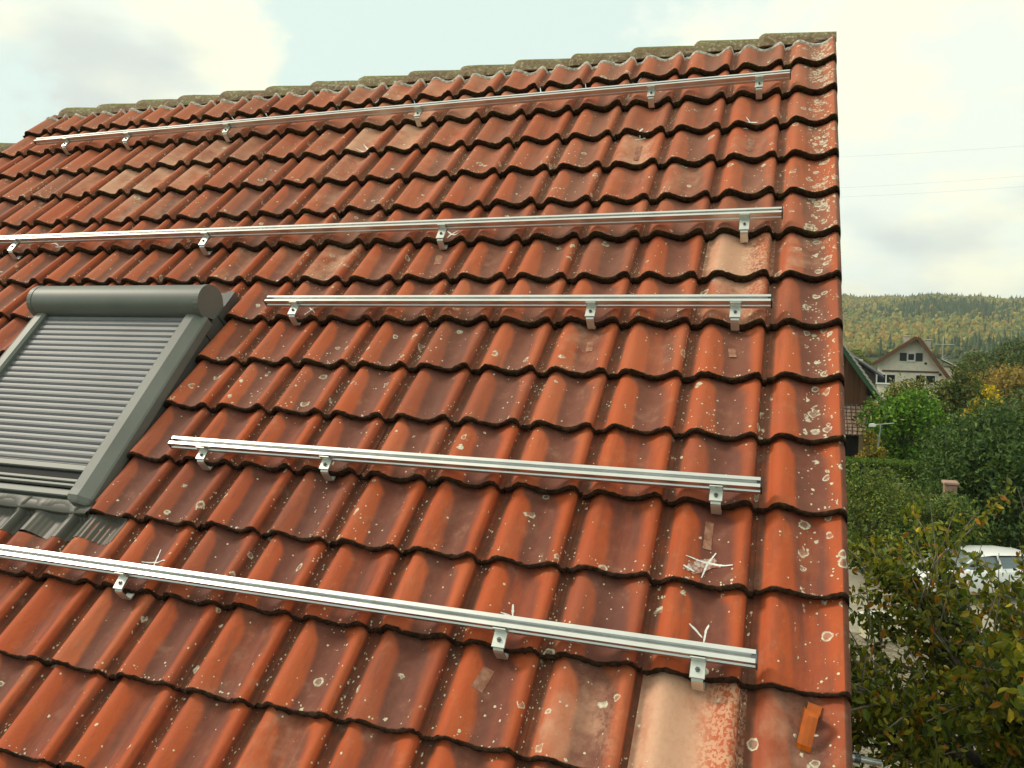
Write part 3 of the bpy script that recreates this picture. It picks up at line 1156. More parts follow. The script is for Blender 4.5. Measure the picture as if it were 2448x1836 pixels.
#PART2
# ------------------------------------------------------------------ ground, hill, driveway
def ground_mat():
    k = NT('meadow')
    co = k.coord()
    n1, n2 = k.noise(0.05, 6, 0.6, co), k.noise(1.4, 6, 0.65, co)
    a = k.mix(k.ramp(n1, 0.35, 0.65), (0.035, 0.050, 0.012), (0.075, 0.080, 0.022))
    a = k.mix(k.ramp(n2, 0.4, 0.7), a, (0.05, 0.06, 0.016))
    k.base(a).p(0.95, 0, 0.1)
    return k.m


def struct(name, mb, mat):
    return tag(mb.build(name, mat), kind='structure')


gm = ground_mat()
mb = MB()
mb.add([(-5000, -5000, 0), (5000, -5000, 0), (5000, 5000, 0), (-5000, 5000, 0)], [(0, 1, 2, 3)])
struct('ground', mb, gm)


def hill_z(x, y):
    dx, dy = x - CAM[0], y - CAM[1]
    d = np.hypot(dx, dy)
    az = np.degrees(np.arctan2(dx, dy))
    t = np.clip((d - 520) / (1330 - 520), 0, 1)
    peak = 69 - 0.25 * (az - 3) - 0.055 * np.clip(az - 7, 0, 30) ** 2 * .8 + 2.0 * np.sin(az * .9) + 1.2 * np.sin(az * 2.3 + 1)
    return peak * (t * t * (3 - 2 * t) * .55 + t * .45)


az = np.radians(np.linspace(-40, 60, 80))
dd = np.linspace(500, 1900, 36)
A, D = np.meshgrid(az, dd)
X, Y = CAM[0] + D * np.sin(A), CAM[1] + D * np.cos(A)
Z = hill_z(X, Y) - 0.6 * (D < 515)
idx = np.arange(A.size).reshape(A.shape)
q = np.stack([idx[:-1, :-1], idx[1:, :-1], idx[1:, 1:], idx[:-1, 1:]], -1).reshape(-1, 4)
o = np_mesh('hill', np.stack([X, Y, Z], -1).reshape(-1, 3), q, gm, None, None, True)
tag(o, kind='structure')


def paving_mat():
    k = NT('block_paving')
    co = k.coord(rot=(0, 0, R(28)))
    b = k.n('ShaderNodeTexBrick', offset=0.5)
    k.t.links.new(co, b.inputs['Vector'])
    b.inputs['Scale'].default_value = 1.0
    b.inputs['Brick Width'].default_value = 0.24
    b.inputs['Row Height'].default_value = 0.12
    b.inputs['Mortar Size'].default_value = 0.010
    b.inputs['Mortar Smooth'].default_value = 0.3
    b.inputs['Color1'].default_value = (0.20, 0.165, 0.125, 1)
    b.inputs['Color2'].default_value = (0.30, 0.25, 0.19, 1)
    b.inputs['Mortar'].default_value = (0.045, 0.036, 0.022, 1)
    n2 = k.noise(3, 6, 0.65)
    a = k.mix(k.ramp(n2, 0.4, 0.75), b.outputs['Color'], (0.11, 0.095, 0.06))
    k.base(a).p(0.85, 0, 0.25)
    k.bump(b.outputs['Fac'], -0.6, 0.02)
    return k.m


mb = MB()
mb.add([(0.25, -12, .004), (9.5, -12, .004), (12.5, 19, .004), (0.9, 19, .004)], [(0, 1, 2, 3)])
struct('driveway', mb, paving_mat())
mb = MB()
mb.add([(0.9, 19.0, .006), (14, 19.0, .006), (16, 30, .006), (1.0, 27, .006)], [(0, 1, 2, 3)])
struct('parking_pad', mb, plain('pale_concrete', (0.33, 0.295, 0.225), 0.9, 0, 0.15, 1.5, 0.2))


# ------------------------------------------------------------------ foliage
def leaf_material(name, trans=0.3, rough=0.5):
    k = NT(name)
    at_ = k.attr('tint')
    n = k.noise(30, 3)
    col = k.mix(k.ramp(n, 0.3, 0.7, 0.0, 0.25), at_.outputs['Color'], (0.02, 0.03, 0.006))
    k.base(col).p(rough, 0, 0.35)
    tr = k.n('ShaderNodeBsdfTranslucent')
    k.t.links.new(col, tr.inputs['Color'])
    ms = k.n('ShaderNodeMixShader')
    ms.inputs[0].default_value = trans
    k.t.links.new(k.b.outputs[0], ms.inputs[1])
    k.t.links.new(tr.outputs[0], ms.inputs[2])
    k.t.links.new(ms.outputs[0], k.out.inputs['Surface'])
    return k.m


M['leaf'] = leaf_material('leaf')
M['leaf_far'] = leaf_material('far_leaf', 0.15, 0.7)
M['bark'] = plain('bark', (0.10, 0.085, 0.065), 0.9, 0, 0.3, 18, 0.2)
M['twig'] = plain('twig_bark', (0.19, 0.165, 0.13), 0.85, 0, 0.25, 30, 0.2)


def leaf_cards(cen, size, colors, g, droop=0.0, width=0.48):
    """folded leaf blades: two curved halves along a midrib"""
    n = len(cen)
    d = g.normal(0, 1, (n, 3))
    d[:, 2] -= droop
    d /= np.linalg.norm(d, axis=1)[:, None]
    h = g.normal(0, 1, (n, 3))
    w = np.cross(d, h)
    w /= np.linalg.norm(w, axis=1)[:, None]
    nr = np.cross(d, w)
    L = size * g.uniform(.65, 1.3, n)[:, None]
    base = cen - d * L * .5
    tip = cen + d * L * .5
    curl = g.uniform(-.14, .10, n)[:, None] * L
    pts = [base]
    for sg in (1, -1):
        for q, ww in ((-.20, .46), (.16, .40)):
            pts.append(cen + d * L * q + w * L * width * ww * sg + nr * L * .09)
    pts.append(tip + nr * curl)
    V = np.stack([pts[0], pts[1], pts[2], pts[5], pts[4], pts[3]], 1).reshape(-1, 3)
    i = np.arange(n)[:, None] * 6
    Fc = np.concatenate([i + np.array([0, 1, 2, 3]), i + np.array([0, 3, 4, 5])], 1).reshape(-1, 4)
    return V, Fc, np.repeat(colors, 6, 0)


def pick_colors(n, palette, g, clump=None):
    cols = np.array([p[0] for p in palette])
    pr = np.array([p[1] for p in palette], float)
    pr /= pr.sum()
    c = cols[g.choice(len(cols), n, p=pr)]
    c = c * g.uniform(.72, 1.3, n)[:, None]
    if clump is not None:
        c = c * clump[:, None]
    return np.clip(c, 0, 1)


GREEN = [((0.116, 0.253, 0.017), 5), ((0.183, 0.341, 0.019), 4), ((0.074, 0.163, 0.017), 3), ((0.366, 0.455, 0.055), 1)]
DARK = [((0.056, 0.110, 0.022), 5), ((0.087, 0.155, 0.027), 4), ((0.159, 0.211, 0.038), 1.5)]
OLIVE = [((0.183, 0.188, 0.030), 5), ((0.283, 0.253, 0.038), 3), ((0.109, 0.146, 0.024), 3), ((0.466, 0.293, 0.035), 1)]
YELLOW = [((0.192, 0.206, 0.023), 4), ((0.102, 0.138, 0.019), 3), ((0.640, 0.463, 0.021), 3), ((0.410, 0.338, 0.032), 2)]
AMBER = [((0.366, 0.244, 0.041), 4), ((0.250, 0.204, 0.035), 4), ((0.499, 0.293, 0.048), 2)]
SHRUB = [((0.116, 0.171, 0.024), 5), ((0.192, 0.244, 0.033), 4), ((0.283, 0.260, 0.036), 1.5), ((0.067, 0.106, 0.019), 3)]


def broadleaf(name, label, cat, base, height, radius, leaf, count, palette, seed, crown_lo=0.2, squash=1.0, mat=None, trunk_r=0.12, droop=.2, nclump=34, group=None):
    g = np.random.default_rng(seed)
    base = np.array([base[0], base[1], 0.0])
    root = empty(name, tuple(base))
    tag(root, label, cat, group)
    lo, hi = height * crown_lo, height
    cz, rz = (lo + hi) / 2, (hi - lo) / 2
    cen = []
    while len(cen) < nclump:
        q = g.uniform(-1, 1, 3)
        rr = np.linalg.norm(q)
        if rr > 1 or rr < .35:
            continue
        taper = 1.0 - 0.25 * max(q[2], 0)
        cen.append((q[0] * radius * .8 * taper, q[1] * radius * .8 * taper * squash, cz + q[2] * rz * .84))
    cen = np.array(cen)
    cr = g.uniform(.26, .48, nclump) * radius
    wts = cr ** 2
    k = g.choice(nclump, count, p=wts / wts.sum())
    q = g.normal(0, 1, (count, 3))
    q /= np.linalg.norm(q, axis=1)[:, None]
    rad = cr[k] * np.clip(g.normal(.88, .16, count), .2, 1.25)
    pos = cen[k] + q * rad[:, None] * np.array([1, 1, .85])
    zmax = np.percentile(pos[:, 2], 99)
    pos[:, 2] = lo * .6 + (pos[:, 2] - lo * .6) * (hi - lo * .6) / (zmax - lo * .6)
    pos[:, :2] *= radius / np.percentile(np.hypot(pos[:, 0], pos[:, 1] / squash), 96)
    pos[:, 2] = np.maximum(pos[:, 2], 0.1)
    tone = g.uniform(.72, 1.25, nclump)[k]
    V, Fc, Cc = leaf_cards(pos, leaf, pick_colors(count, palette, g, tone), g, droop)
    np_mesh('crown', V, Fc, mat or M['leaf'], root, Cc)
    mb = MB()
    top = Vector((0, 0, lo + (hi - lo) * .45))
    mb.tube([(0, 0, -.1), (.03, .02, lo * .6), top * .9, (0.05, 0, lo + (hi - lo) * .7)], [trunk_r, trunk_r * .8, trunk_r * .5, trunk_r * .2], 7)
    for i in range(0, nclump, 2):
        c = cen[i]
        z0 = max(0.15, min(lo + (c[2] - lo) * .35, top.z))
        mb.tube([(0, 0, z0), (c[0] * .5, c[1] * .5, (z0 + c[2]) / 2 + .1), tuple(c)], [trunk_r * .4, trunk_r * .25, trunk_r * .08], 5, 0, False)
    mb.build('trunk', M['bark'], root)
    return root


def conifer_arrays(g):
    pass


# far wood on the hillside: one mass of tree crowns
def forest():
    g = np.random.default_rng(5)
    phi = (1 + 5 ** .5) / 2
    iv = np.array([(-1, phi, 0), (1, phi, 0), (-1, -phi, 0), (1, -phi, 0), (0, -1, phi), (0, 1, phi), (0, -1, -phi), (0, 1, -phi), (phi, 0, -1), (phi, 0, 1), (-phi, 0, -1), (-phi, 0, 1)])
    iv = iv / np.linalg.norm(iv[0])
    fc = [(0, 11, 5), (0, 5, 1), (0, 1, 7), (0, 7, 10), (0, 10, 11), (1, 5, 9), (5, 11, 4), (11, 10, 2), (10, 7, 6), (7, 1, 8), (3, 9, 4), (3, 4, 2), (3, 2, 6), (3, 6, 8), (3, 8, 9), (4, 9, 5), (2, 4, 11), (6, 2, 10), (8, 6, 7), (9, 8, 1)]
    vl = [tuple(v) for v in iv]
    cache, f2 = {}, []

    def mid(a, b):
        key = (min(a, b), max(a, b))
        if key not in cache:
            p = (np.array(vl[a]) + np.array(vl[b])) / 2
            vl.append(tuple(p / np.linalg.norm(p)))
            cache[key] = len(vl) - 1
        return cache[key]
    for a, b, c in fc:
        x, y, z = mid(a, b), mid(b, c), mid(c, a)
        f2 += [(a, x, z), (b, y, x), (c, z, y), (x, y, z)]
    ball, ballf = np.array(vl), np.array(f2)
    # conifer template: stacked skirts
    cv, cf = [], []
    seg, tiers = 7, 5
    for t in range(tiers):
        z0, z1 = t / tiers * .92, min(1.0, (t + 1.7) / tiers)
        r0 = (1 - t / tiers) * .30 + .03
        o = len(cv)
        for s_ in range(seg):
            a = 2 * math.pi * (s_ + .5 * t) / seg
            cv.append((r0 * math.cos(a), r0 * math.sin(a), z0))
        cv.append((0, 0, z1))
        for s_ in range(seg):
            cf.append((o + s_, o + (s_ + 1) % seg, o + seg))
    cv, cf = np.array(cv), np.array(cf)
    VV, FF, CC, off = [], [], [], 0
    N = 13500
    az = np.radians(g.uniform(-1.0, 19, N))
    d = np.sqrt(g.uniform(470 ** 2, 1420 ** 2, N))
    xs, ys = CAM[0] + d * np.sin(az), CAM[1] + d * np.cos(az)
    zs = hill_z(xs, ys)
    # patches of beech, maple and spruce
    pat = np.sin(xs * .021 + 1.3) + np.sin(ys * .013 - xs * .009) + g.normal(0, .55, N)
    decid = np.array([(0.243, 0.231, 0.047), (0.320, 0.244, 0.047), (0.179, 0.206, 0.044), (0.371, 0.250, 0.042), (0.147, 0.181, 0.042), (0.256, 0.263, 0.058)])
    conc = np.array([(0.077, 0.119, 0.044), (0.064, 0.103, 0.042), (0.102, 0.144, 0.047)])
    for i in range(N):
        con = (pat[i] < -0.75) or (d[i] > 1255 and g.random() < .72)
        if con:
            h = g.uniform(8, 15) * (1.0 if d[i] < 1255 else g.uniform(.8, 1.15))
            T = cv * np.array([h * .58, h * .58, h * .9]) * (1 + g.normal(0, .10, (len(cv), 1)))
            f = cf
            c = conc[g.integers(3)] * g.uniform(.8, 1.25)
            shade = g.uniform(.8, 1.2, (len(cv), 1))
        else:
            r_ = g.uniform(2.2, 3.9) * min(1.0, max(.5, d[i] / 880))
            h = g.uniform(7, 11) * min(1.0, max(.6, d[i] / 800))
            T = ball * (1 + g.normal(0, .17, (len(ball), 1)))
            T = T * np.array([r_, r_, h * .45]) + np.array([0, 0, h * .55])
            f = ballf
            c = decid[g.integers(6)] * g.uniform(.75, 1.25)
            if pat[i] > .6:
                c = c * np.array([1.15, 1.0, .9])
            shade = g.uniform(.7, 1.3, (len(ball), 1))
        VV.append(T + np.array([xs[i], ys[i], zs[i]]))
        FF.append(f + off)
        CC.append(np.clip(c * shade, 0, 1))
        off += len(T)
    o = np_mesh('forest', np.concatenate(VV), np.concatenate(FF), M['leaf_far'], None, np.concatenate(CC))
    tag(o, 'autumn mixed forest covering the far hillside', 'forest', kind='stuff')


forest()


# ------------------------------------------------------------------ buildings behind
class Facade:
    """vertical plane at a horizontal distance, facing the camera (plus a yaw); photo pixels give its real sizes"""
    def __init__(self, px, py, dist, yaw=0.0):
        self.o = at(px, py, dist)
        d = self.o - CAM
        a = math.atan2(d[0], d[1]) + yaw
        self.x = np.array([math.cos(a), -math.sin(a), 0])
        self.n = np.array([math.sin(a), math.cos(a), 0])     # pointing away from the camera
        self.rot = -a
        self.base = np.array([self.o[0], self.o[1], 0.0])

    def xz(self, px, py, depth=0.0):
        d = ray(px, py)
        t = ((self.o + self.n * depth - CAM) @ self.n) / (d @ self.n)
        p = CAM + d * t
        return float((p - self.base) @ self.x), float(p[2])

    def root(self, name):
        return empty(name, tuple(self.base), (0, 0, self.rot))


def thick_poly(mb, pts, y0, y1, mi=0):
    return mb.prism([(a, b) for a, b in pts], y0, y1, mi, None, False, 1)


def slope_slab(mb, a, b, y0, y1, th, mi=0):
    """roof slab from ridge point a to eave point b (x, z), y0..y1 deep"""
    d = np.array(b) - np.array(a)
    d = d / np.linalg.norm(d)
    n = np.array([-d[1], d[0]])
    if n[1] < 0:
        n = -n
    pts = [a, b, tuple(np.array(b) + n * th), tuple(np.array(a) + n * th)]
    mb.prism(pts, y0, y1, mi, None, False, 1)
    return mb


def roof_rows(mb, a, b, y0, y1, th, pitch_d, pitch_w, mi=0):
    """tiled slope: wavy courses laid on the line a-b"""
    a, b = np.array(a, float), np.array(b, float)
    d = b - a
    L = np.linalg.norm(d)
    d /= L
    n = np.array([-d[1], d[0]])
    if n[1] < 0:
        n = -n
    nr = max(2, int(L / pitch_d))
    nw = max(4, int((y1 - y0) / pitch_w * 4))
    vs, fs = [], []
    for i in range(nr):
        for e, q in ((0, i / nr), (1, (i + 1.0) / nr)):
            for j in range(nw + 1):
                y = y0 + (y1 - y0) * j / nw
                h = th + (0.05 * e) + 0.03 * math.sin(2 * math.pi * (y - y0) / pitch_w)
                p = a + d * L * q + n * h
                vs.append((p[0], y, p[1]))
    w = nw + 1
    for i in range(2 * nr - 1):
        for j in range(nw):
            fs.append((i * w + j, i * w + j + 1, (i + 1) * w + j + 1, (i + 1) * w + j))
    mb.add(vs, fs, mi)


brown_wood = plain('brown_fascia', (0.13, 0.060, 0.028), 0.75, 0, 0.2, 3)


def planks_mat():
    k = NT('weathered_planks')
    co = k.coord(scale=(7.5, 7.5, 0.4))
    w = k.n('ShaderNodeTexWave', wave_type='BANDS', bands_direction='X')
    k.t.links.new(k.coord(scale=(1, 1, 1)), w.inputs['Vector'])
    w.inputs['Scale'].default_value = 3.4
    w.inputs['Distortion'].default_value = 0.3
    a = k.mix(k.ramp(k.noise(1, 5, .6, co), .3, .7), (0.105, 0.045, 0.022), (0.19, 0.085, 0.042))
    a = k.mix(k.ramp(w.outputs['Fac'], 0.12, 0.0), a, (0.03, 0.014, 0.008))
    k.base(a).p(0.8, 0, 0.2)
    return k.m


# white gabled house in the distance
Fh = Facade(2192, 870, 92)
h = Fh.root('gabled_house')
tag(h, 'distant white gabled house with brown roof edges and two pale chimneys', 'house')
P = Fh.xz
ap, le, re = P(2192.5, 807, -1.0), P(2088, 872, -1.0), P(2266, 905, -1.0)
wl_, wr_ = P(2097, 900)[0], P(2262, 900)[0]
zline = lambda x: (ap[1] + (x - ap[0]) * ((le[1] - ap[1]) / (le[0] - ap[0]) if x < ap[0] else (re[1] - ap[1]) / (re[0] - ap[0])))
mb = MB()
thick_poly(mb, [(wl_, -.1), (wr_, -.1), (wr_, zline(wr_) - .10), (ap[0], ap[1] - .10), (wl_, zline(wl_) - .10)], 0.0, 11.0)
mb.build('wall', M['plaster'], h)
rf = MB()
slope_slab(rf, ap, le, -0.95, 11.8, 0.16)
slope_slab(rf, ap, re, -0.95, 11.8, 0.16)
rf = rf.build('roof', plain('old_brown_tiles', (0.12, 0.058, 0.034), 0.8, 0, 0.3, 3), h)
mb = MB()
for e in (le, re):
    slope_slab(mb, (ap[0], ap[1] - .17), (e[0], e[1] - .17), -1.0, -0.955, 0.36)
mb.build('fascia', brown_wood, h)
for (x0, x1, y0, y1) in ((2161, 2174, 802, 835), (2211, 2224, 811, 850)):
    a_, b_ = P(x0, y0, 4.0), P(x1, y1, 4.0)
    mb = MB()
    mb.box((a_[0], 3.6, b_[1] - .8), (b_[0], 4.3, a_[1] - .12), 0, None, .02)
    mb.box((a_[0] - .06, 3.54, a_[1] - .118), (b_[0] + .06, 4.36, a_[1]), 0, None, .03)
    mb.build('chimney', plain('pale_chimney', (0.50, 0.44, 0.36), 0.9), rf)


def window(root, F, x0, x1, y0, y1, nmul=1, shutters=False, depth=0.0):
    a_, b_ = F.xz(x0, y0, depth), F.xz(x1, y1, depth)
    fr = MB()
    w = 0.09
    X0, X1, Z0, Z1 = a_[0], b_[0], b_[1], a_[1]
    fr.box((X0, -0.06, Z0), (X0 + w, 0.004, Z1))
    fr.box((X1 - w, -0.06, Z0), (X1, 0.004, Z1))
    fr.box((X0 + w, -0.058, Z1 - w), (X1 - w, 0.004, Z1 - .001))
    fr.box((X0 + w, -0.058, Z0 + .001), (X1 - w, 0.004, Z0 + w))
    for i in range(nmul):
        xm = X0 + (X1 - X0) * (i + 1) / (nmul + 1)
        fr.box((xm - w * .7, -0.059, Z0 + w), (xm + w * .7, 0.004, Z1 - w))
    fr.box((X0 - .05, -0.16, Z0 - .07), (X1 + .05, 0.003, Z0 - .002))
    f = fr.build('window', M['white_frame'], root)
    g = MB()
    g.box((X0 + w * .5, -0.03, Z0 + w * .5), (X1 - w * .5, -0.012, Z1 - w * .5))
    g.build('pane', M['glass'], f)
    return X0, X1, Z0, Z1


X0, X1, Z0, Z1 = window(h, Fh, 2169.5, 2187, 844, 863, 0)
for x in (X0 - .70, X1 + .06):
    mb = MB()
    mb.box((x, -0.07, Z0 - .02), (x + .64, -0.03, Z1 + .02), 0, None, .01)
    for i in range(9):
        zz = Z0 + .06 + (Z1 - Z0 - .12) * i / 9
        mb.box((x + .06, -0.08, zz), (x + .58, -0.069, zz + .05))
    mb.build('shutter', M['shutter'], h)
window(h, Fh, 2095.5, 2141, 893, 918, 1)
window(h, Fh, 2188, 2237, 895, 918, 1)
a_, b_ = P(2109, 884), P(2244, 892)
mb = MB()
mb.box((a_[0], -0.10, b_[1]), (b_[0], 0.003, a_[1]), 0)
n_ = 44
for i in range(n_):
    x = a_[0] + (b_[0] - a_[0]) * (i + .2) / n_
    mb.box((x, -0.115, b_[1] + .08), (x + .09, -0.099, a_[1] - .09), 1)
mb.build('frieze', [brown_wood, M['plaster']], h)
for (x, y) in ((2213, 869), (2247.5, 896)):
    c = P(x, y)
    mb = MB()
    mb.prism([(c[0] + .14 * math.cos(k * .785), c[1] + .14 * math.sin(k * .785)) for k in range(8)], -0.03, 0.003, axis=1)
    mb.build('vent', M['dark_plastic'], h)
a_, b_ = P(2250, 862, 3.0), P(2291, 882, 3.0)
mb = MB()
slope_slab(mb, a_, b_, 2.5, 8.0, 0.14)
mb.build('side_roof', plain('side_tiles', (0.10, 0.055, 0.035), 0.8, 0, .3, 3), h)
mb = MB()
mb.tube([(b_[0] + .02, 2.4, b_[1] + .05), (b_[0] + .02, 8.0, b_[1] + .05)], 0.07, 6)
mb.tube([(a_[0], 2.46, a_[1] + .18), (b_[0], 2.46, b_[1] + .18)], 0.05, 6)
mb.build('gutter', M['alu_dull'], h)
mb = MB()
mb.box((a_[0] - .5, 2.8, -.1), (b_[0] - .35, 7.9, b_[1] + .12))
mb.build('annex_wall', M['plaster'], h)

# aerial on the right side of that house
p0, p1 = Fh.xz(2252, 874, 3.2), Fh.xz(2254, 803, 3.2)
an = empty('tv_antenna', tuple(Fh.base + Fh.x * p0[0] + Fh.n * 3.2 + np.array([0, 0, p0[1] - 0.35])), (0, 0, Fh.rot))
tag(an, 'metal television aerial on a mast beside the white gabled house', 'antenna')
mb = MB()
mb.tube([(0, 0, 0), (0, 0, p1[1] - p0[1] + .35)], 0.035, 6)
mb.build('mast', M['alu_dull'], an)
zc = Fh.xz(2254, 823, 3.2)[1] - p0[1] + .35
mb = MB()
mb.tube([(-0.95, 0, zc), (1.05, 0, zc)], 0.03, 5)
for i in range(9):
    x = -0.9 + i * .22
    mb.tube([(x, -.35, zc), (x, .35, zc)], 0.014, 4)
mb.build('aerial_boom', M['alu_dull'], an)
mb = MB()
for i in range(4):
    zz = .55 + i * .22
    mb.tube([(-.1, 0, zz), (.55 - i * .08, .1, zz + .22)], 0.028, 5)
    mb.tube([(-.05, -.2, zz), (-.05, .3, zz)], 0.012, 4)
mb.build('lower_array', M['alu_dull'], an)

# dark slate roof between the two houses
Fs = Facade(2060, 880, 72)
sh = Fs.root('slate_roofed_house')
tag(sh, 'house with a dark slate roof, just left of the white gabled house', 'house')
q1, q2 = Fs.xz(2012, 838), Fs.xz(2112, 906)
q0 = (q1[0] - (q2[0] - q1[0]), q2[1])
mb = MB()
slope_slab(mb, q1, q2, 0, 9, 0.14)
slope_slab(mb, q1, q0, 0, 9, 0.14)
sr = mb.build('roof', plain('slate', (0.040, 0.040, 0.050), 0.6, 0, .25, 4), sh)
mb = MB()
thick_poly(mb, [(q0[0] + .6, -.1), (q2[0] - .6, -.1), (q2[0] - .6, q2[1] + .3), (q1[0], q1[1] - .05), (q0[0] + .6, q2[1] + .3)], .5, 8.6)
mb.build('wall', plain('dark_clad', (0.06, 0.045, 0.04), 0.8), sh)
c0 = Fs.xz(2056, 862, 2)
mb = MB()
mb.box((c0[0] - .18, 1.9, c0[1] - .9), (c0[0] + .18, 2.3, c0[1]), 0, None, .02)
mb.box((c0[0] - .24, 1.84, c0[1]), (c0[0] + .24, 2.36, c0[1] + .08), 0, None, .02)
mb.build('chimney', M['plaster'], sr)

# brown timber neighbour
Fn = Facade(2060, 950, 52, R(-7))
nh = Fn.root('timber_house')
tag(nh, 'brown timber clad house with green edged gable behind the roof verge', 'house')
na, ne = Fn.xz(1962, 760), Fn.xz(2106, 962)
nw_ = (2 * na[0] - ne[0], ne[1])
wallx = ne[0] - 0.75
mb = MB()
zl = lambda x: na[1] + (abs(x - na[0])) * (ne[1] - na[1]) / (ne[0] - na[0])
zp = Fn.xz(2050, 966)[1]
thick_poly(mb, [(2 * na[0] - wallx, zp), (wallx, zp), (wallx, zl(wallx) - .08), (na[0], na[1] - .08), (2 * na[0] - wallx, zl(wallx) - .08)], 0.6, 9.0)
mb.build('gable_cladding', planks_mat(), nh)
mb = MB()
roof_rows(mb, na, ne, -0.1, 9.6, 0.16, .32, .3)
slope_slab(mb, na, ne, -0.1, 9.6, 0.15)
roof_rows(mb, na, nw_, -0.1, 9.6, 0.16, .32, .3)
slope_slab(mb, na, nw_, -0.1, 9.6, 0.15)
mb.build('roof', plain('grey_brown_tiles', (0.20, 0.15, 0.12), 0.8, 0, .3, 4), nh)
# verge capping: stepped pale tiles over a green board
d = np.array(ne) - np.array(na)
L = np.linalg.norm(d)
d /= L
nn = np.array([-d[1], d[0]])
nn = nn if nn[1] > 0 else -nn
mb = MB()
for i in range(int(L / .34)):
    s0 = i * .34
    pa = np.array(na) + d * s0
    pb = np.array(na) + d * (s0 + .36)
    poly = [tuple(pa + nn * .10), tuple(pb + nn * .14), tuple(pb + nn * .26), tuple(pa + nn * .20)]
    mb.prism(poly, -0.22, 0.10, 0, None, False, 1)
mb.build('verge_capping', plain('pale_verge_tiles', (0.42, 0.38, 0.30), 0.7, 0, .15, 5), nh)
mb = MB()
for e in (ne, nw_):
    slope_slab(mb, (na[0], na[1] - .22), (e[0], e[1] - .22), -0.16, -0.10, 0.34)
mb.build('verge_board', plain('green_board', (0.030, 0.085, 0.040), 0.6, 0, .15, 3), nh)
# pent roof and the dark recess under it
def pent_mat():
    k = NT('small_flat_tiles')
    c = k.n('ShaderNodeTexCoord')
    sx = k.n('ShaderNodeSeparateXYZ')
    k.t.links.new(c.outputs['Object'], sx.inputs[0])
    cx = k.n('ShaderNodeCombineXYZ')
    k.t.links.new(sx.outputs[0], cx.inputs[0])
    k.t.links.new(sx.outputs[2], cx.inputs[1])
    b = k.n('ShaderNodeTexBrick', offset=0.0)
    k.t.links.new(cx.outputs[0], b.inputs['Vector'])
    b.inputs['Scale'].default_value = 1.0
    b.inputs['Brick Width'].default_value = 0.27
    b.inputs['Row Height'].default_value = 0.20
    b.inputs['Mortar Size'].default_value = 0.035
    b.inputs['Mortar Smooth'].default_value = 0.4
    b.inputs['Color1'].default_value = (0.36, 0.24, 0.17, 1)
    b.inputs['Color2'].default_value = (0.27, 0.17, 0.12, 1)
    b.inputs['Mortar'].default_value = (0.06, 0.035, 0.026, 1)
    k.base(b.outputs['Color']).p(0.8, 0, 0.3)
    return k.m


a_, b_ = Fn.xz(2090, 972, -1.0), Fn.xz(2066, 1036, -1.0)
xe = Fn.xz(2088, 972)[0]
mb = MB()
z1, z0 = Fn.xz(2050, 972)[1], Fn.xz(2050, 1036)[1]
vs, fs = [], []
nr_, nc_ = 12, 60
xL, xR = na[0] - 3.5, xe
for i in range(nr_ + 1):
    for e in (0, 1):
        for j in range(nc_ + 1):
            x = xL + (xR - .55 * i / nr_ - xL) * j / nc_
            t_ = i / nr_
            vs.append((x, .55 - 1.7 * t_ - (0.0 if e == 0 else .02), z1 + (z0 - z1) * t_ + .03 * math.sin(2 * math.pi * j / nc_ * (xR - xL) / .3) + (0.05 if e == 0 else 0.0)))
w_ = nc_ + 1
for i in range(2 * nr_ + 1):
    for j in range(nc_):
        fs.append((i * w_ + j, i * w_ + j + 1, (i + 1) * w_ + j + 1, (i + 1) * w_ + j))
mb.add(vs, fs)
mb.build('pent_roof', pent_mat(), nh)
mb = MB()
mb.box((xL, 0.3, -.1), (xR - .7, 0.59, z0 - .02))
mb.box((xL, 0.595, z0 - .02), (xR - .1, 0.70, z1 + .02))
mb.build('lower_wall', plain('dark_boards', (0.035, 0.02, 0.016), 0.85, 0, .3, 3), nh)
mb = MB()
o0, o1 = Fn.xz(2086, 973), Fn.xz(2112, 1100)
mb.box((o0[0], 1.2, -.1), (o1[0], 6.0, o0[1]))
mb.build('side_wall', plain('ochre_plaster', (0.36, 0.22, 0.07), 0.9, 0, .1, 2), nh)

# small far house on the right
Ff = Facade(2410, 970, 120)
fh = Ff.root('far_cottage')
tag(fh, 'far cottage with a pinkish roof showing between trees at the right edge', 'house')
e0, e1 = Ff.xz(2386, 968), Ff.xz(2436, 968)
r0 = Ff.xz(2408, 952)
mb = MB()
thick_poly(mb, [(e0[0] + .3, -.1), (e1[0] - .3, -.1), (e1[0] - .3, e1[1]), (r0[0], r0[1] - .1), (e0[0] + .3, e0[1])], 0, 7)
mb.build('wall', M['plaster'], fh)
mb = MB()
slope_slab(mb, r0, e0, -.4, 7.5, .14)
slope_slab(mb, r0, e1, -.4, 7.5, .14)
mb.build('roof', plain('pink_tiles', (0.40, 0.21, 0.15), 0.8, 0, .15, 4), fh)

# ------------------------------------------------------------------ street lamp, pillar, cables, tube
lp0 = at(2092, 1118, 47)
lt = at(2106, 1016, 47)
lb = np.array([lp0[0] - (lt[0] - lp0[0]) * .6, lp0[1], 0.0])
lamp = empty('street_lamp', tuple(lb))
tag(lamp, 'thin grey street lamp with a white head in front of the bright green tree', 'street lamp')
mb = MB()
tp = Vector(lt - lb)
mb.tube([(0, 0, 0), tuple(tp * .5), tuple(tp)], [.055, .045, .038], 8)
mb.build('pole', plain('lamp_grey', (0.32, 0.36, 0.33), 0.5, .3), lamp)
ax = np.array([math.cos(R(5.5)), -math.sin(R(5.5)), 0])
mb = MB()
mb.tube([tuple(np.array(tp) + ax * -.25), tuple(np.array(tp) + ax * .62 + np.array([0, 0, .13]))], .028, 6)
mb.build('arm', plain('arm_grey', (0.40, 0.43, 0.40), 0.5, .3), lamp)
mb = MB()
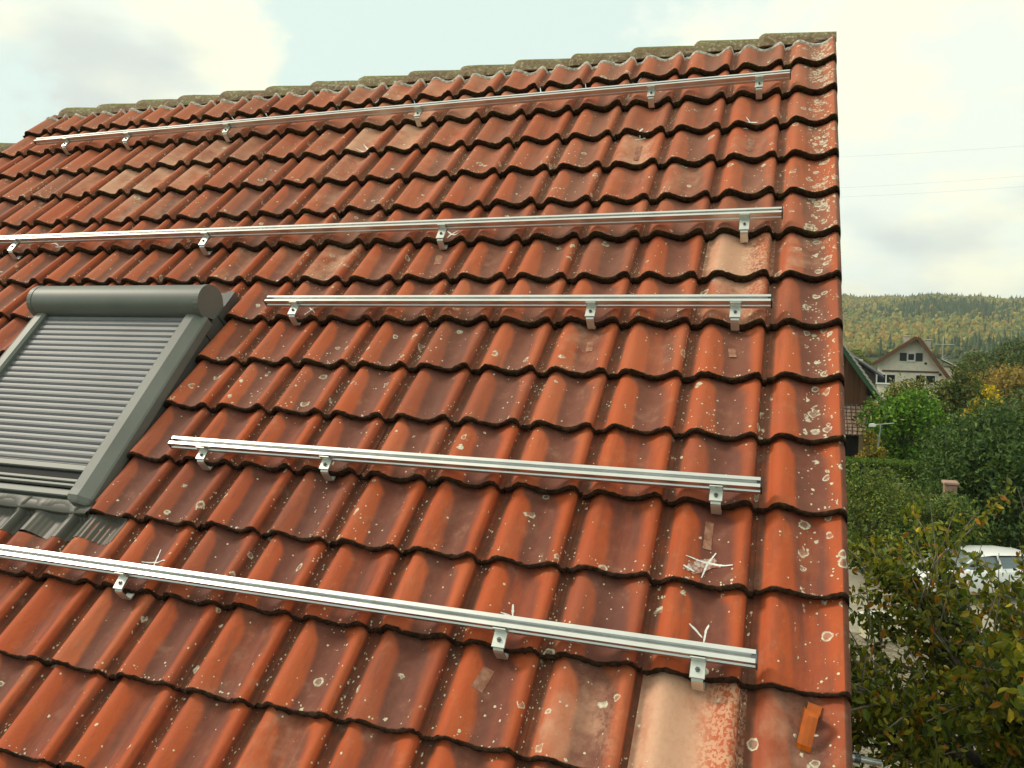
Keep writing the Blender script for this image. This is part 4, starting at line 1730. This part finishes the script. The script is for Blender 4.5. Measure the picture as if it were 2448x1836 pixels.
hm = Matrix.Translation(tp + Vector(ax * -.42) + Vector((0, 0, -.06))) @ Matrix.Rotation(R(-5.5), 4, 'Z')
mb.prism([(-.19, -.06), (.16, -.04), (.19, .07), (.05, .12), (-.16, .08)], -.13, .13, 0, hm @ Matrix.Identity(4), False, 1)
mb.build('lamp_head', plain('lamp_white', (0.78, 0.78, 0.74), 0.5), lamp)

gp = at(2272, 1150, 33)
pil = empty('gate_pillar', (gp[0], gp[1], 0))
tag(pil, 'pinkish stone gate pillar between the clipped hedge and the dark tree', 'pillar')
mb = MB()
mb.box((-.20, -.20, -.1), (.20, .20, gp[2] - .12), 0, None, .02)
mb.build('shaft', plain('pink_stone', (0.34, 0.20, 0.155), 0.9, 0, .15, 6), pil)
mb = MB()
mb.box((-.26, -.26, gp[2] - .119), (.26, .26, gp[2]), 0, None, .03)
mb.build('coping', plain('pink_coping', (0.38, 0.235, 0.18), 0.9, 0, .15, 6), pil)

for (y0, y1, lb_) in ((375, 349, 'uppermost thin power line crossing the sky right of the roof'),
                      (449, 421, 'middle thin power line crossing the sky right of the roof'),
                      (471, 446, 'lowest thin power line crossing the sky right of the roof')):
    a_, b_ = at(2016, y0, 75), at(2448, y1, 70)
    d_ = b_ - a_
    mb = MB()
    pts = []
    for i in range(17):
        t_ = -1.3 + 3.6 * i / 16
        p_ = a_ + d_ * t_ + np.array([0, 0, .22 * (t_ - .5) ** 2 - .05])
        pts.append(tuple(p_))
    mb.tube(pts, .004, 4)
    o = mb.build('power_line', plain('cable', (0.22, 0.24, 0.25), 0.7))
    tag(o, lb_, 'power line', 'power lines in the sky')

# scaffold tube sticking out past the verge near the bottom
s0, s1 = at(1990, 1800, 7.2), at(2104, 1824, 7.4)
tb = empty('scaffold_tube', tuple(s0))
tag(tb, 'shiny metal scaffold tube sticking out past the bottom of the verge', 'tube')
mb = MB()
dv_ = Vector(s1 - s0)
mb.tube([tuple(dv_ * -1.0), (0, 0, 0), tuple(dv_)], .030, 12)
mb.build('tube', M['alu'], tb)
mb = MB()
mb.tube([tuple(dv_ * .45), tuple(dv_ * .55)], .042, 12)
mb.build('coupler', M['steel'], tb)

# ------------------------------------------------------------------ white car under the tree
cp = at(2325, 1375, 30)
car = empty('parked_car', (cp[0], cp[1], 0), (0, 0, R(205)))
tag(car, 'white car parked on the pale pad, half hidden behind the yellowing tree', 'car')
white = plain('white_paint', (0.80, 0.80, 0.78), 0.25, 0, .02, 2, .5)
# cross-section stations along x (front positive): x, half width, z low, z shoulder, z top, half width top
ST_ = [(2.15, .62, .42, .62, .66, .55), (2.05, .80, .30, .72, .76, .66), (1.7, .88, .24, .84, .90, .74), (1.2, .90, .24, .90, .98, .78), (.85, .90, .24, .94, 1.04, .80),
       (-.1, .91, .24, .96, 1.06, .80), (-1.2, .91, .24, .98, 1.08, .80), (-1.8, .89, .26, .98, 1.06, .78), (-2.1, .82, .34, .92, 1.0, .70), (-2.2, .70, .45, .80, .88, .60)]
mb = MB()
vs, fs = [], []
for x, hw, zl_, zs_, zt, ht in ST_:
    vs += [(x, -hw * .85, zl_), (x, -hw, zl_ + .15), (x, -hw, zs_), (x, -ht, zt), (x, 0, zt + .02), (x, ht, zt), (x, hw, zs_), (x, hw, zl_ + .15), (x, hw * .85, zl_)]
for i in range(len(ST_) - 1):
    for j in range(9):
        fs.append((i * 9 + j, i * 9 + (j + 1) % 9, (i + 1) * 9 + (j + 1) % 9, (i + 1) * 9 + j))
fs += [tuple(range(9)), tuple(range(len(vs) - 1, len(vs) - 10, -1))]
mb.add(vs, fs, 0, True)
mb.build('body', white, car)
mb = MB()    # roof and pillars
top = [(.35, .60, 1.44), (-.2, .64, 1.50), (-1.0, .64, 1.49), (-1.75, .58, 1.40)]
vs, fs = [], []
for x, hw, z in top:
    vs += [(x, -hw, z - .03), (x, -hw * .7, z + .015), (x, 0, z + .03), (x, hw * .7, z + .015), (x, hw, z - .03)]
for i in range(3):
    for j in range(4):
        fs.append((i * 5 + j, i * 5 + j + 1, i * 5 + j + 6, i * 5 + j + 5))
mb.add(vs, fs, 0, True)
for s_ in (-1, 1):
    for a_, b_ in (((.35, .60, 1.42), (1.12, .76, .98)), ((-.35, .645, 1.46), (-.42, .80, 1.04)), ((-1.75, .58, 1.38), (-2.08, .70, .98))):
        mb.tube([(a_[0], a_[1] * s_, a_[2]), (b_[0], b_[1] * s_, b_[2])], .035, 6)
mb.build('cabin_roof', white, car)
gl = plain('car_glass', (0.16, 0.20, 0.21), 0.06, 0, .05, 1, .8)


def pane(name, pts):
    mb = MB()
    mb.add(pts, [tuple(range(len(pts)))])
    q = [(x * .995, y * .985, z - .006) for x, y, z in pts]
    mb.add(q, [tuple(range(len(q) - 1, -1, -1))])
    mb.build(name, gl, car)


pane('windscreen', [(1.10, -.74, 1.00), (1.10, .74, 1.00), (.36, .59, 1.43), (.36, -.59, 1.43)])
pane('rear_window', [(-2.07, .68, 1.0), (-2.07, -.68, 1.0), (-1.76, -.57, 1.38), (-1.76, .57, 1.38)])
for s_ in (-1, 1):
    pane('side_window', [(1.02, .78 * s_, 1.02), (-2.0, .76 * s_, 1.04), (-1.7, .585 * s_, 1.38), (.34, .605 * s_, 1.42)][::s_])
    for x in (1.30, -1.35):
        w_ = MB()
        w_.tube([(x, s_ * .70, .31), (x, s_ * .90, .31)], .31, 20)
        wo_ = w_.build('wheel', M['dark_plastic'], car)
        w_ = MB()
        w_.tube([(x, s_ * .885, .31), (x, s_ * .912, .31)], .19, 16)
        w_.build('rim', M['alu_dull'], wo_)
    mb = MB()
    mb.box((2.02, s_ * .60 - .15, .62), (2.11, s_ * .60 + .15, .75), 0, None, .03)
    mb.build('headlight', plain('lens', (0.6, 0.62, 0.62), 0.1, 0, .05), car)
    mb = MB()
    mb.box((.80, min(s_ * .88, s_ * 1.05), 1.0), (.92, max(s_ * .88, s_ * 1.05), 1.13), 0, None, .03)
    mb.build('wing_mirror', white, car)
mb = MB()
for y in (-.35, .25):
    mb.tube([(1.10, y, 1.035), (.92, y + .55, 1.13)], .012, 5)
    mb.build('wiper', M['dark_plastic'], car)
    mb = MB()

bp = at(2096, 1478, 24)
bx = empty('storage_box', (bp[0], bp[1], 0), (0, 0, R(30)))
tag(bx, 'cream storage box on the pale pad, glimpsed through the yellowing tree', 'box')
mb = MB()
mb.box((-.35, -.28, .02), (.35, .28, .62), 0, None, .02)
mb.build('bin', plain('cream_plastic', (0.55, 0.50, 0.34), 0.6), bx)
mb = MB()
mb.box((-.38, -.31, .621), (.38, .31, .70), 0, None, .03)
mb.build('lid', plain('pale_lid', (0.60, 0.62, 0.58), 0.5), bx)

# ------------------------------------------------------------------ trees and shrubs
def gxy(px, py, d):
    p = at(px, py, d)
    return p[0], p[1], p[2]


x, y, z = gxy(2164, 938, 51)
broadleaf('leafy_tree', 'bright green leafy tree beside the street lamp', 'tree', (x, y), z, 2.5, .26, 7000, GREEN, 21, .08, trunk_r=.14)
x, y, z = gxy(2186, 912, 66)
broadleaf('autumn_tree', 'olive autumn tree rising in front of the white gabled house', 'tree', (x, y), z, 2.6, .26, 5200, OLIVE, 22, .2)
x, y, z = gxy(2310, 880, 62)
broadleaf('yellowing_tree', 'tree with a yellow right side just right of the gabled house', 'tree', (x, y), z, 1.75, .26, 5200, OLIVE + DARK, 23, .1)
x, y, z = gxy(2350, 925, 56)
broadleaf('yellow_shrub', 'bright yellow leaved shrub against the darker tree', 'shrub', (x, y), z, 1.05, .22, 2200, [((.72, .52, .02), 5), ((.5, .38, .03), 3), ((.25, .22, .03), 2)], 24, .2, nclump=18)
x, y, z = gxy(2372, 992, 37)
broadleaf('evergreen_tree', 'large dark evergreen tree at the right edge', 'tree', (x, y), z + .2, 2.5, .20, 13000, DARK, 25, .04, trunk_r=.16, nclump=60)
x, y, z = gxy(2462, 968, 41)
broadleaf('evergreen_tree', 'dark evergreen tree cut by the right edge of the picture', 'tree', (x, y), z + .3, 2.4, .20, 9000, DARK, 26, .04, trunk_r=.16, nclump=50)
x, y, z = gxy(2425, 880, 115)
broadleaf('amber_tree', 'rounded amber brown tree far right', 'tree', (x, y), z, 4.2, .40, 5200, AMBER, 27, .1)
x, y, z = gxy(2444, 818, 150)
broadleaf('broad_tree', 'tall dark green tree behind the amber one', 'tree', (x, y), z, 5.0, .55, 5200, DARK + OLIVE[:1], 28, .1)
x, y, z = gxy(2338, 846, 170)
broadleaf('hazel_tree', 'grey green tree at the foot of the wooded hill', 'tree', (x, y), z, 4.0, .6, 3600, OLIVE + DARK, 29, .1)
x, y, z = gxy(2262, 880, 190)
broadleaf('hazel_tree', 'dull green tree on the hill foot behind the television aerial', 'tree', (x + 1, y), z, 4.5, .6, 3600, DARK + OLIVE[:1], 30, .1)
x, y, z = gxy(2052, 850, 110)
broadleaf('garden_tree', 'small green tree behind the slate roof', 'tree', (x, y), z + .6, 2.0, .35, 1800, OLIVE + GREEN[:1], 31, .2, nclump=14)
x, y, z = gxy(2080, 1040, 47)
broadleaf('garden_shrub', 'ochre leaved shrub against the timber house', 'shrub', (x, y), z + .1, .8, .18, 1500, YELLOW + AMBER, 32, .1, nclump=14)
# the big shrubs in front of the hedge
for px, py, dd_, rr_, lab, pal, sd_ in ((2085, 1128, 30, 1.5, 'tall green shrub in front of the hedge, beside the verge', SHRUB, 41),
                                        (2150, 1165, 33, 1.5, 'green shrub in front of the hedge, middle one of three', SHRUB, 42),
                                        (2266, 1185, 31.7, 1.25, 'green shrub nearest the pinkish pillar', SHRUB + DARK, 43),
                                        (2330, 1175, 37, 1.5, 'dark shrub below the evergreen tree', DARK + SHRUB, 44),
                                        (2420, 1170, 38, 1.7, 'dark shrub at the right edge above the white car', DARK, 45)):
    x, y, z = gxy(px, py, dd_)
    broadleaf('garden_shrub', lab, 'shrub', (x, y), z, rr_, .13, 7000, pal, sd_, .02, trunk_r=.06, droop=.0, nclump=40, group='shrubs in the garden')

# clipped hedge
c0, c1 = at(1985, 1096, 46), at(2258, 1113, 45)
hd = empty('clipped_hedge', (c0[0], c0[1], 0))
tag(hd, 'clipped green hedge with a flat top behind the shrubs', 'hedge')
hv = np.array([c1[0] - c0[0], c1[1] - c0[1], 0])
HL = np.linalg.norm(hv)
hv /= HL
hn = np.array([-hv[1], hv[0], 0])
g = np.random.default_rng(50)
N = 15000
uu, sd2 = g.uniform(0, HL, N), g.random(N)
hz = c0[2] + (c1[2] - c0[2]) * uu / HL
topm = sd2 < .45
ww = np.where(topm, g.uniform(-.65, .65, N), -.65 + g.normal(0, .04, N))
zz = np.where(topm, hz + g.normal(0, .05, N), g.uniform(0, 1, N) * hz)
pos = hv * uu[:, None] + hn * ww[:, None]
pos[:, 2] = zz
pal = pick_colors(N, [((0.13, 0.22, 0.016), 5), ((0.18, 0.27, 0.022), 3), ((0.08, 0.13, 0.016), 3)], g)
V, Fc, Cc = leaf_cards(pos, .11, pal, g, -.6)
np_mesh('leaves', V, Fc, M['leaf'], hd, Cc)
mb = MB()
pts = [(-.58, 0), (.58, 0), (.58, c1[2] - .1), (-.58, c1[2] - .1)]
hm = Matrix(((hv[0], hn[0], 0, 0), (hv[1], hn[1], 0, 0), (0, 0, 1, 0), (0, 0, 0, 1)))
mb.box((0, -.58, 0), (HL, .58, min(c0[2], c1[2]) - .08), 0, hm)
mb.build('branches', plain('hedge_core', (0.018, 0.024, 0.008), 0.95), hd)


# near cherry tree with thin arching twigs
def cherry():
    g = np.random.default_rng(77)
    bx_, by_ = 2.45, 3.4
    root = empty('cherry_tree', (bx_, by_, 0))
    tag(root, 'near cherry tree with yellowing leaves and thin bare twigs beside the verge', 'tree')
    mb = MB()
    limbs = []
    mb.tube([(0, 0, -.1), (-.05, .05, 1.8), (-.1, 0, 3.6)], [.16, .13, .11], 10)
    start = Vector((-.1, 0, 3.6))
    twigs = []
    nl = 25
    for i in range(nl):
        a = 2 * math.pi * i / nl + g.uniform(-.25, .25)
        out = g.uniform(1.2, 2.5)
        zz = g.uniform(4.3, 6.75)
        end = Vector((math.cos(a) * out, math.sin(a) * out * .95, zz))
        mid_ = start.lerp(end, .5) + Vector((0, 0, .35))
        pts = [start, start.lerp(mid_, .55) + Vector((0, 0, .15)), mid_, end]
        mb.tube([tuple(p) for p in pts], [.065, .05, .036, .014], 6, 0, False)
        limbs.append(pts)
        for k in range(19):
            t = g.uniform(.15, 1.0)
            p = mid_.lerp(end, (t - .5) / .5) if t > .5 else start.lerp(mid_, t / .5)
            dr = Vector((math.cos(a) + g.normal(0, .75), math.sin(a) + g.normal(0, .75), g.normal(.38, .5))).normalized()
            L = g.uniform(.5, 1.25)
            p1 = p + dr * L * .5 + Vector((0, 0, .10))
            p2 = p + dr * L + Vector((0, 0, g.uniform(-.15, .35)))
            twigs.append((p, p1, p2))
    # upright bare shoots
    shoots = []
    for k in range(46):
        lm = limbs[int(g.integers(len(limbs)))]
        p = lm[2].lerp(lm[3], g.uniform(.15, 1.0))
        h_ = g.uniform(.6, 1.35)
        p1 = p + Vector((g.normal(0, .12), g.normal(0, .12), h_ * .5))
        p2 = p1 + Vector((g.normal(0, .16) - .05, g.normal(0, .12), h_ * .5))
        shoots.append((p, p1, p2))
    mb.build('trunk', M['bark'], root)
    tw = MB()
    pos, hang = [], []
    for p, p1, p2 in twigs:
        tw.tube([tuple(p), tuple(p1), tuple(p2)], [.011, .008, .004], 5, 0, False)
        n = int(g.integers(55, 95))
        for i in range(n):
            t = g.uniform(.1, 1.05)
            c = (p.lerp(p1, t * 2) if t < .5 else p1.lerp(p2, t * 2 - 1))
            pos.append((c.x + g.normal(0, .055), c.y + g.normal(0, .055), c.z - .02 + g.normal(0, .05)))
    for p, p1, p2 in shoots:
        tw.tube([tuple(p), tuple(p1), tuple(p2)], [.009, .007, .003], 5, 0, False)
        for i in range(int(g.integers(8, 22))):
            t = g.uniform(0, 1.0)
            c = (p.lerp(p1, t * 2) if t < .5 else p1.lerp(p2, t * 2 - 1))
            pos.append((c.x + g.normal(0, .03), c.y + g.normal(0, .03), c.z - .02))
    tw.build('twigs', M['twig'], root)
    pos = np.array(pos)
    clump = .75 + .45 * (np.sin(pos[:, 0] * 3.1 + 1) * np.sin(pos[:, 1] * 2.7) * .5 + .5)
    col = pick_colors(len(pos), [((0.21, 0.22, 0.015), 5), ((0.125, 0.17, 0.014), 5), ((0.33, 0.30, 0.022), 3), ((0.46, 0.33, 0.02), 1.4), ((0.50, 0.20, 0.014), .9), ((0.045, 0.065, 0.010), 2)], g, clump)
    V, Fc, Cc = leaf_cards(pos, .095, col, g, .9, .50)
    np_mesh('leaves', V, Fc, M['leaf'], root, Cc)
    print('cherry leaves', len(pos))


cherry()


# ------------------------------------------------------------------ haze over the valley
mb = MB()
mb.box((-900, -60, -1.0), (1100, 1950, 110))
hz_o = mb.build('haze', None)
hz_o.data.materials.clear()
hm_ = bpy.data.materials.new('haze')
hm_.use_nodes = True
hn_ = hm_.node_tree.nodes
hn_.clear()
ho = hn_.new('ShaderNodeOutputMaterial')
pv = hn_.new('ShaderNodeVolumePrincipled')
pv.inputs['Color'].default_value = (0.86, 0.93, 0.96, 1)
pv.inputs['Density'].default_value = 0.00020
pv.inputs['Anisotropy'].default_value = 0.2
hm_.node_tree.links.new(pv.outputs[0], ho.inputs['Volume'])
hz_o.data.materials.append(hm_)
tag(hz_o, kind='stuff')
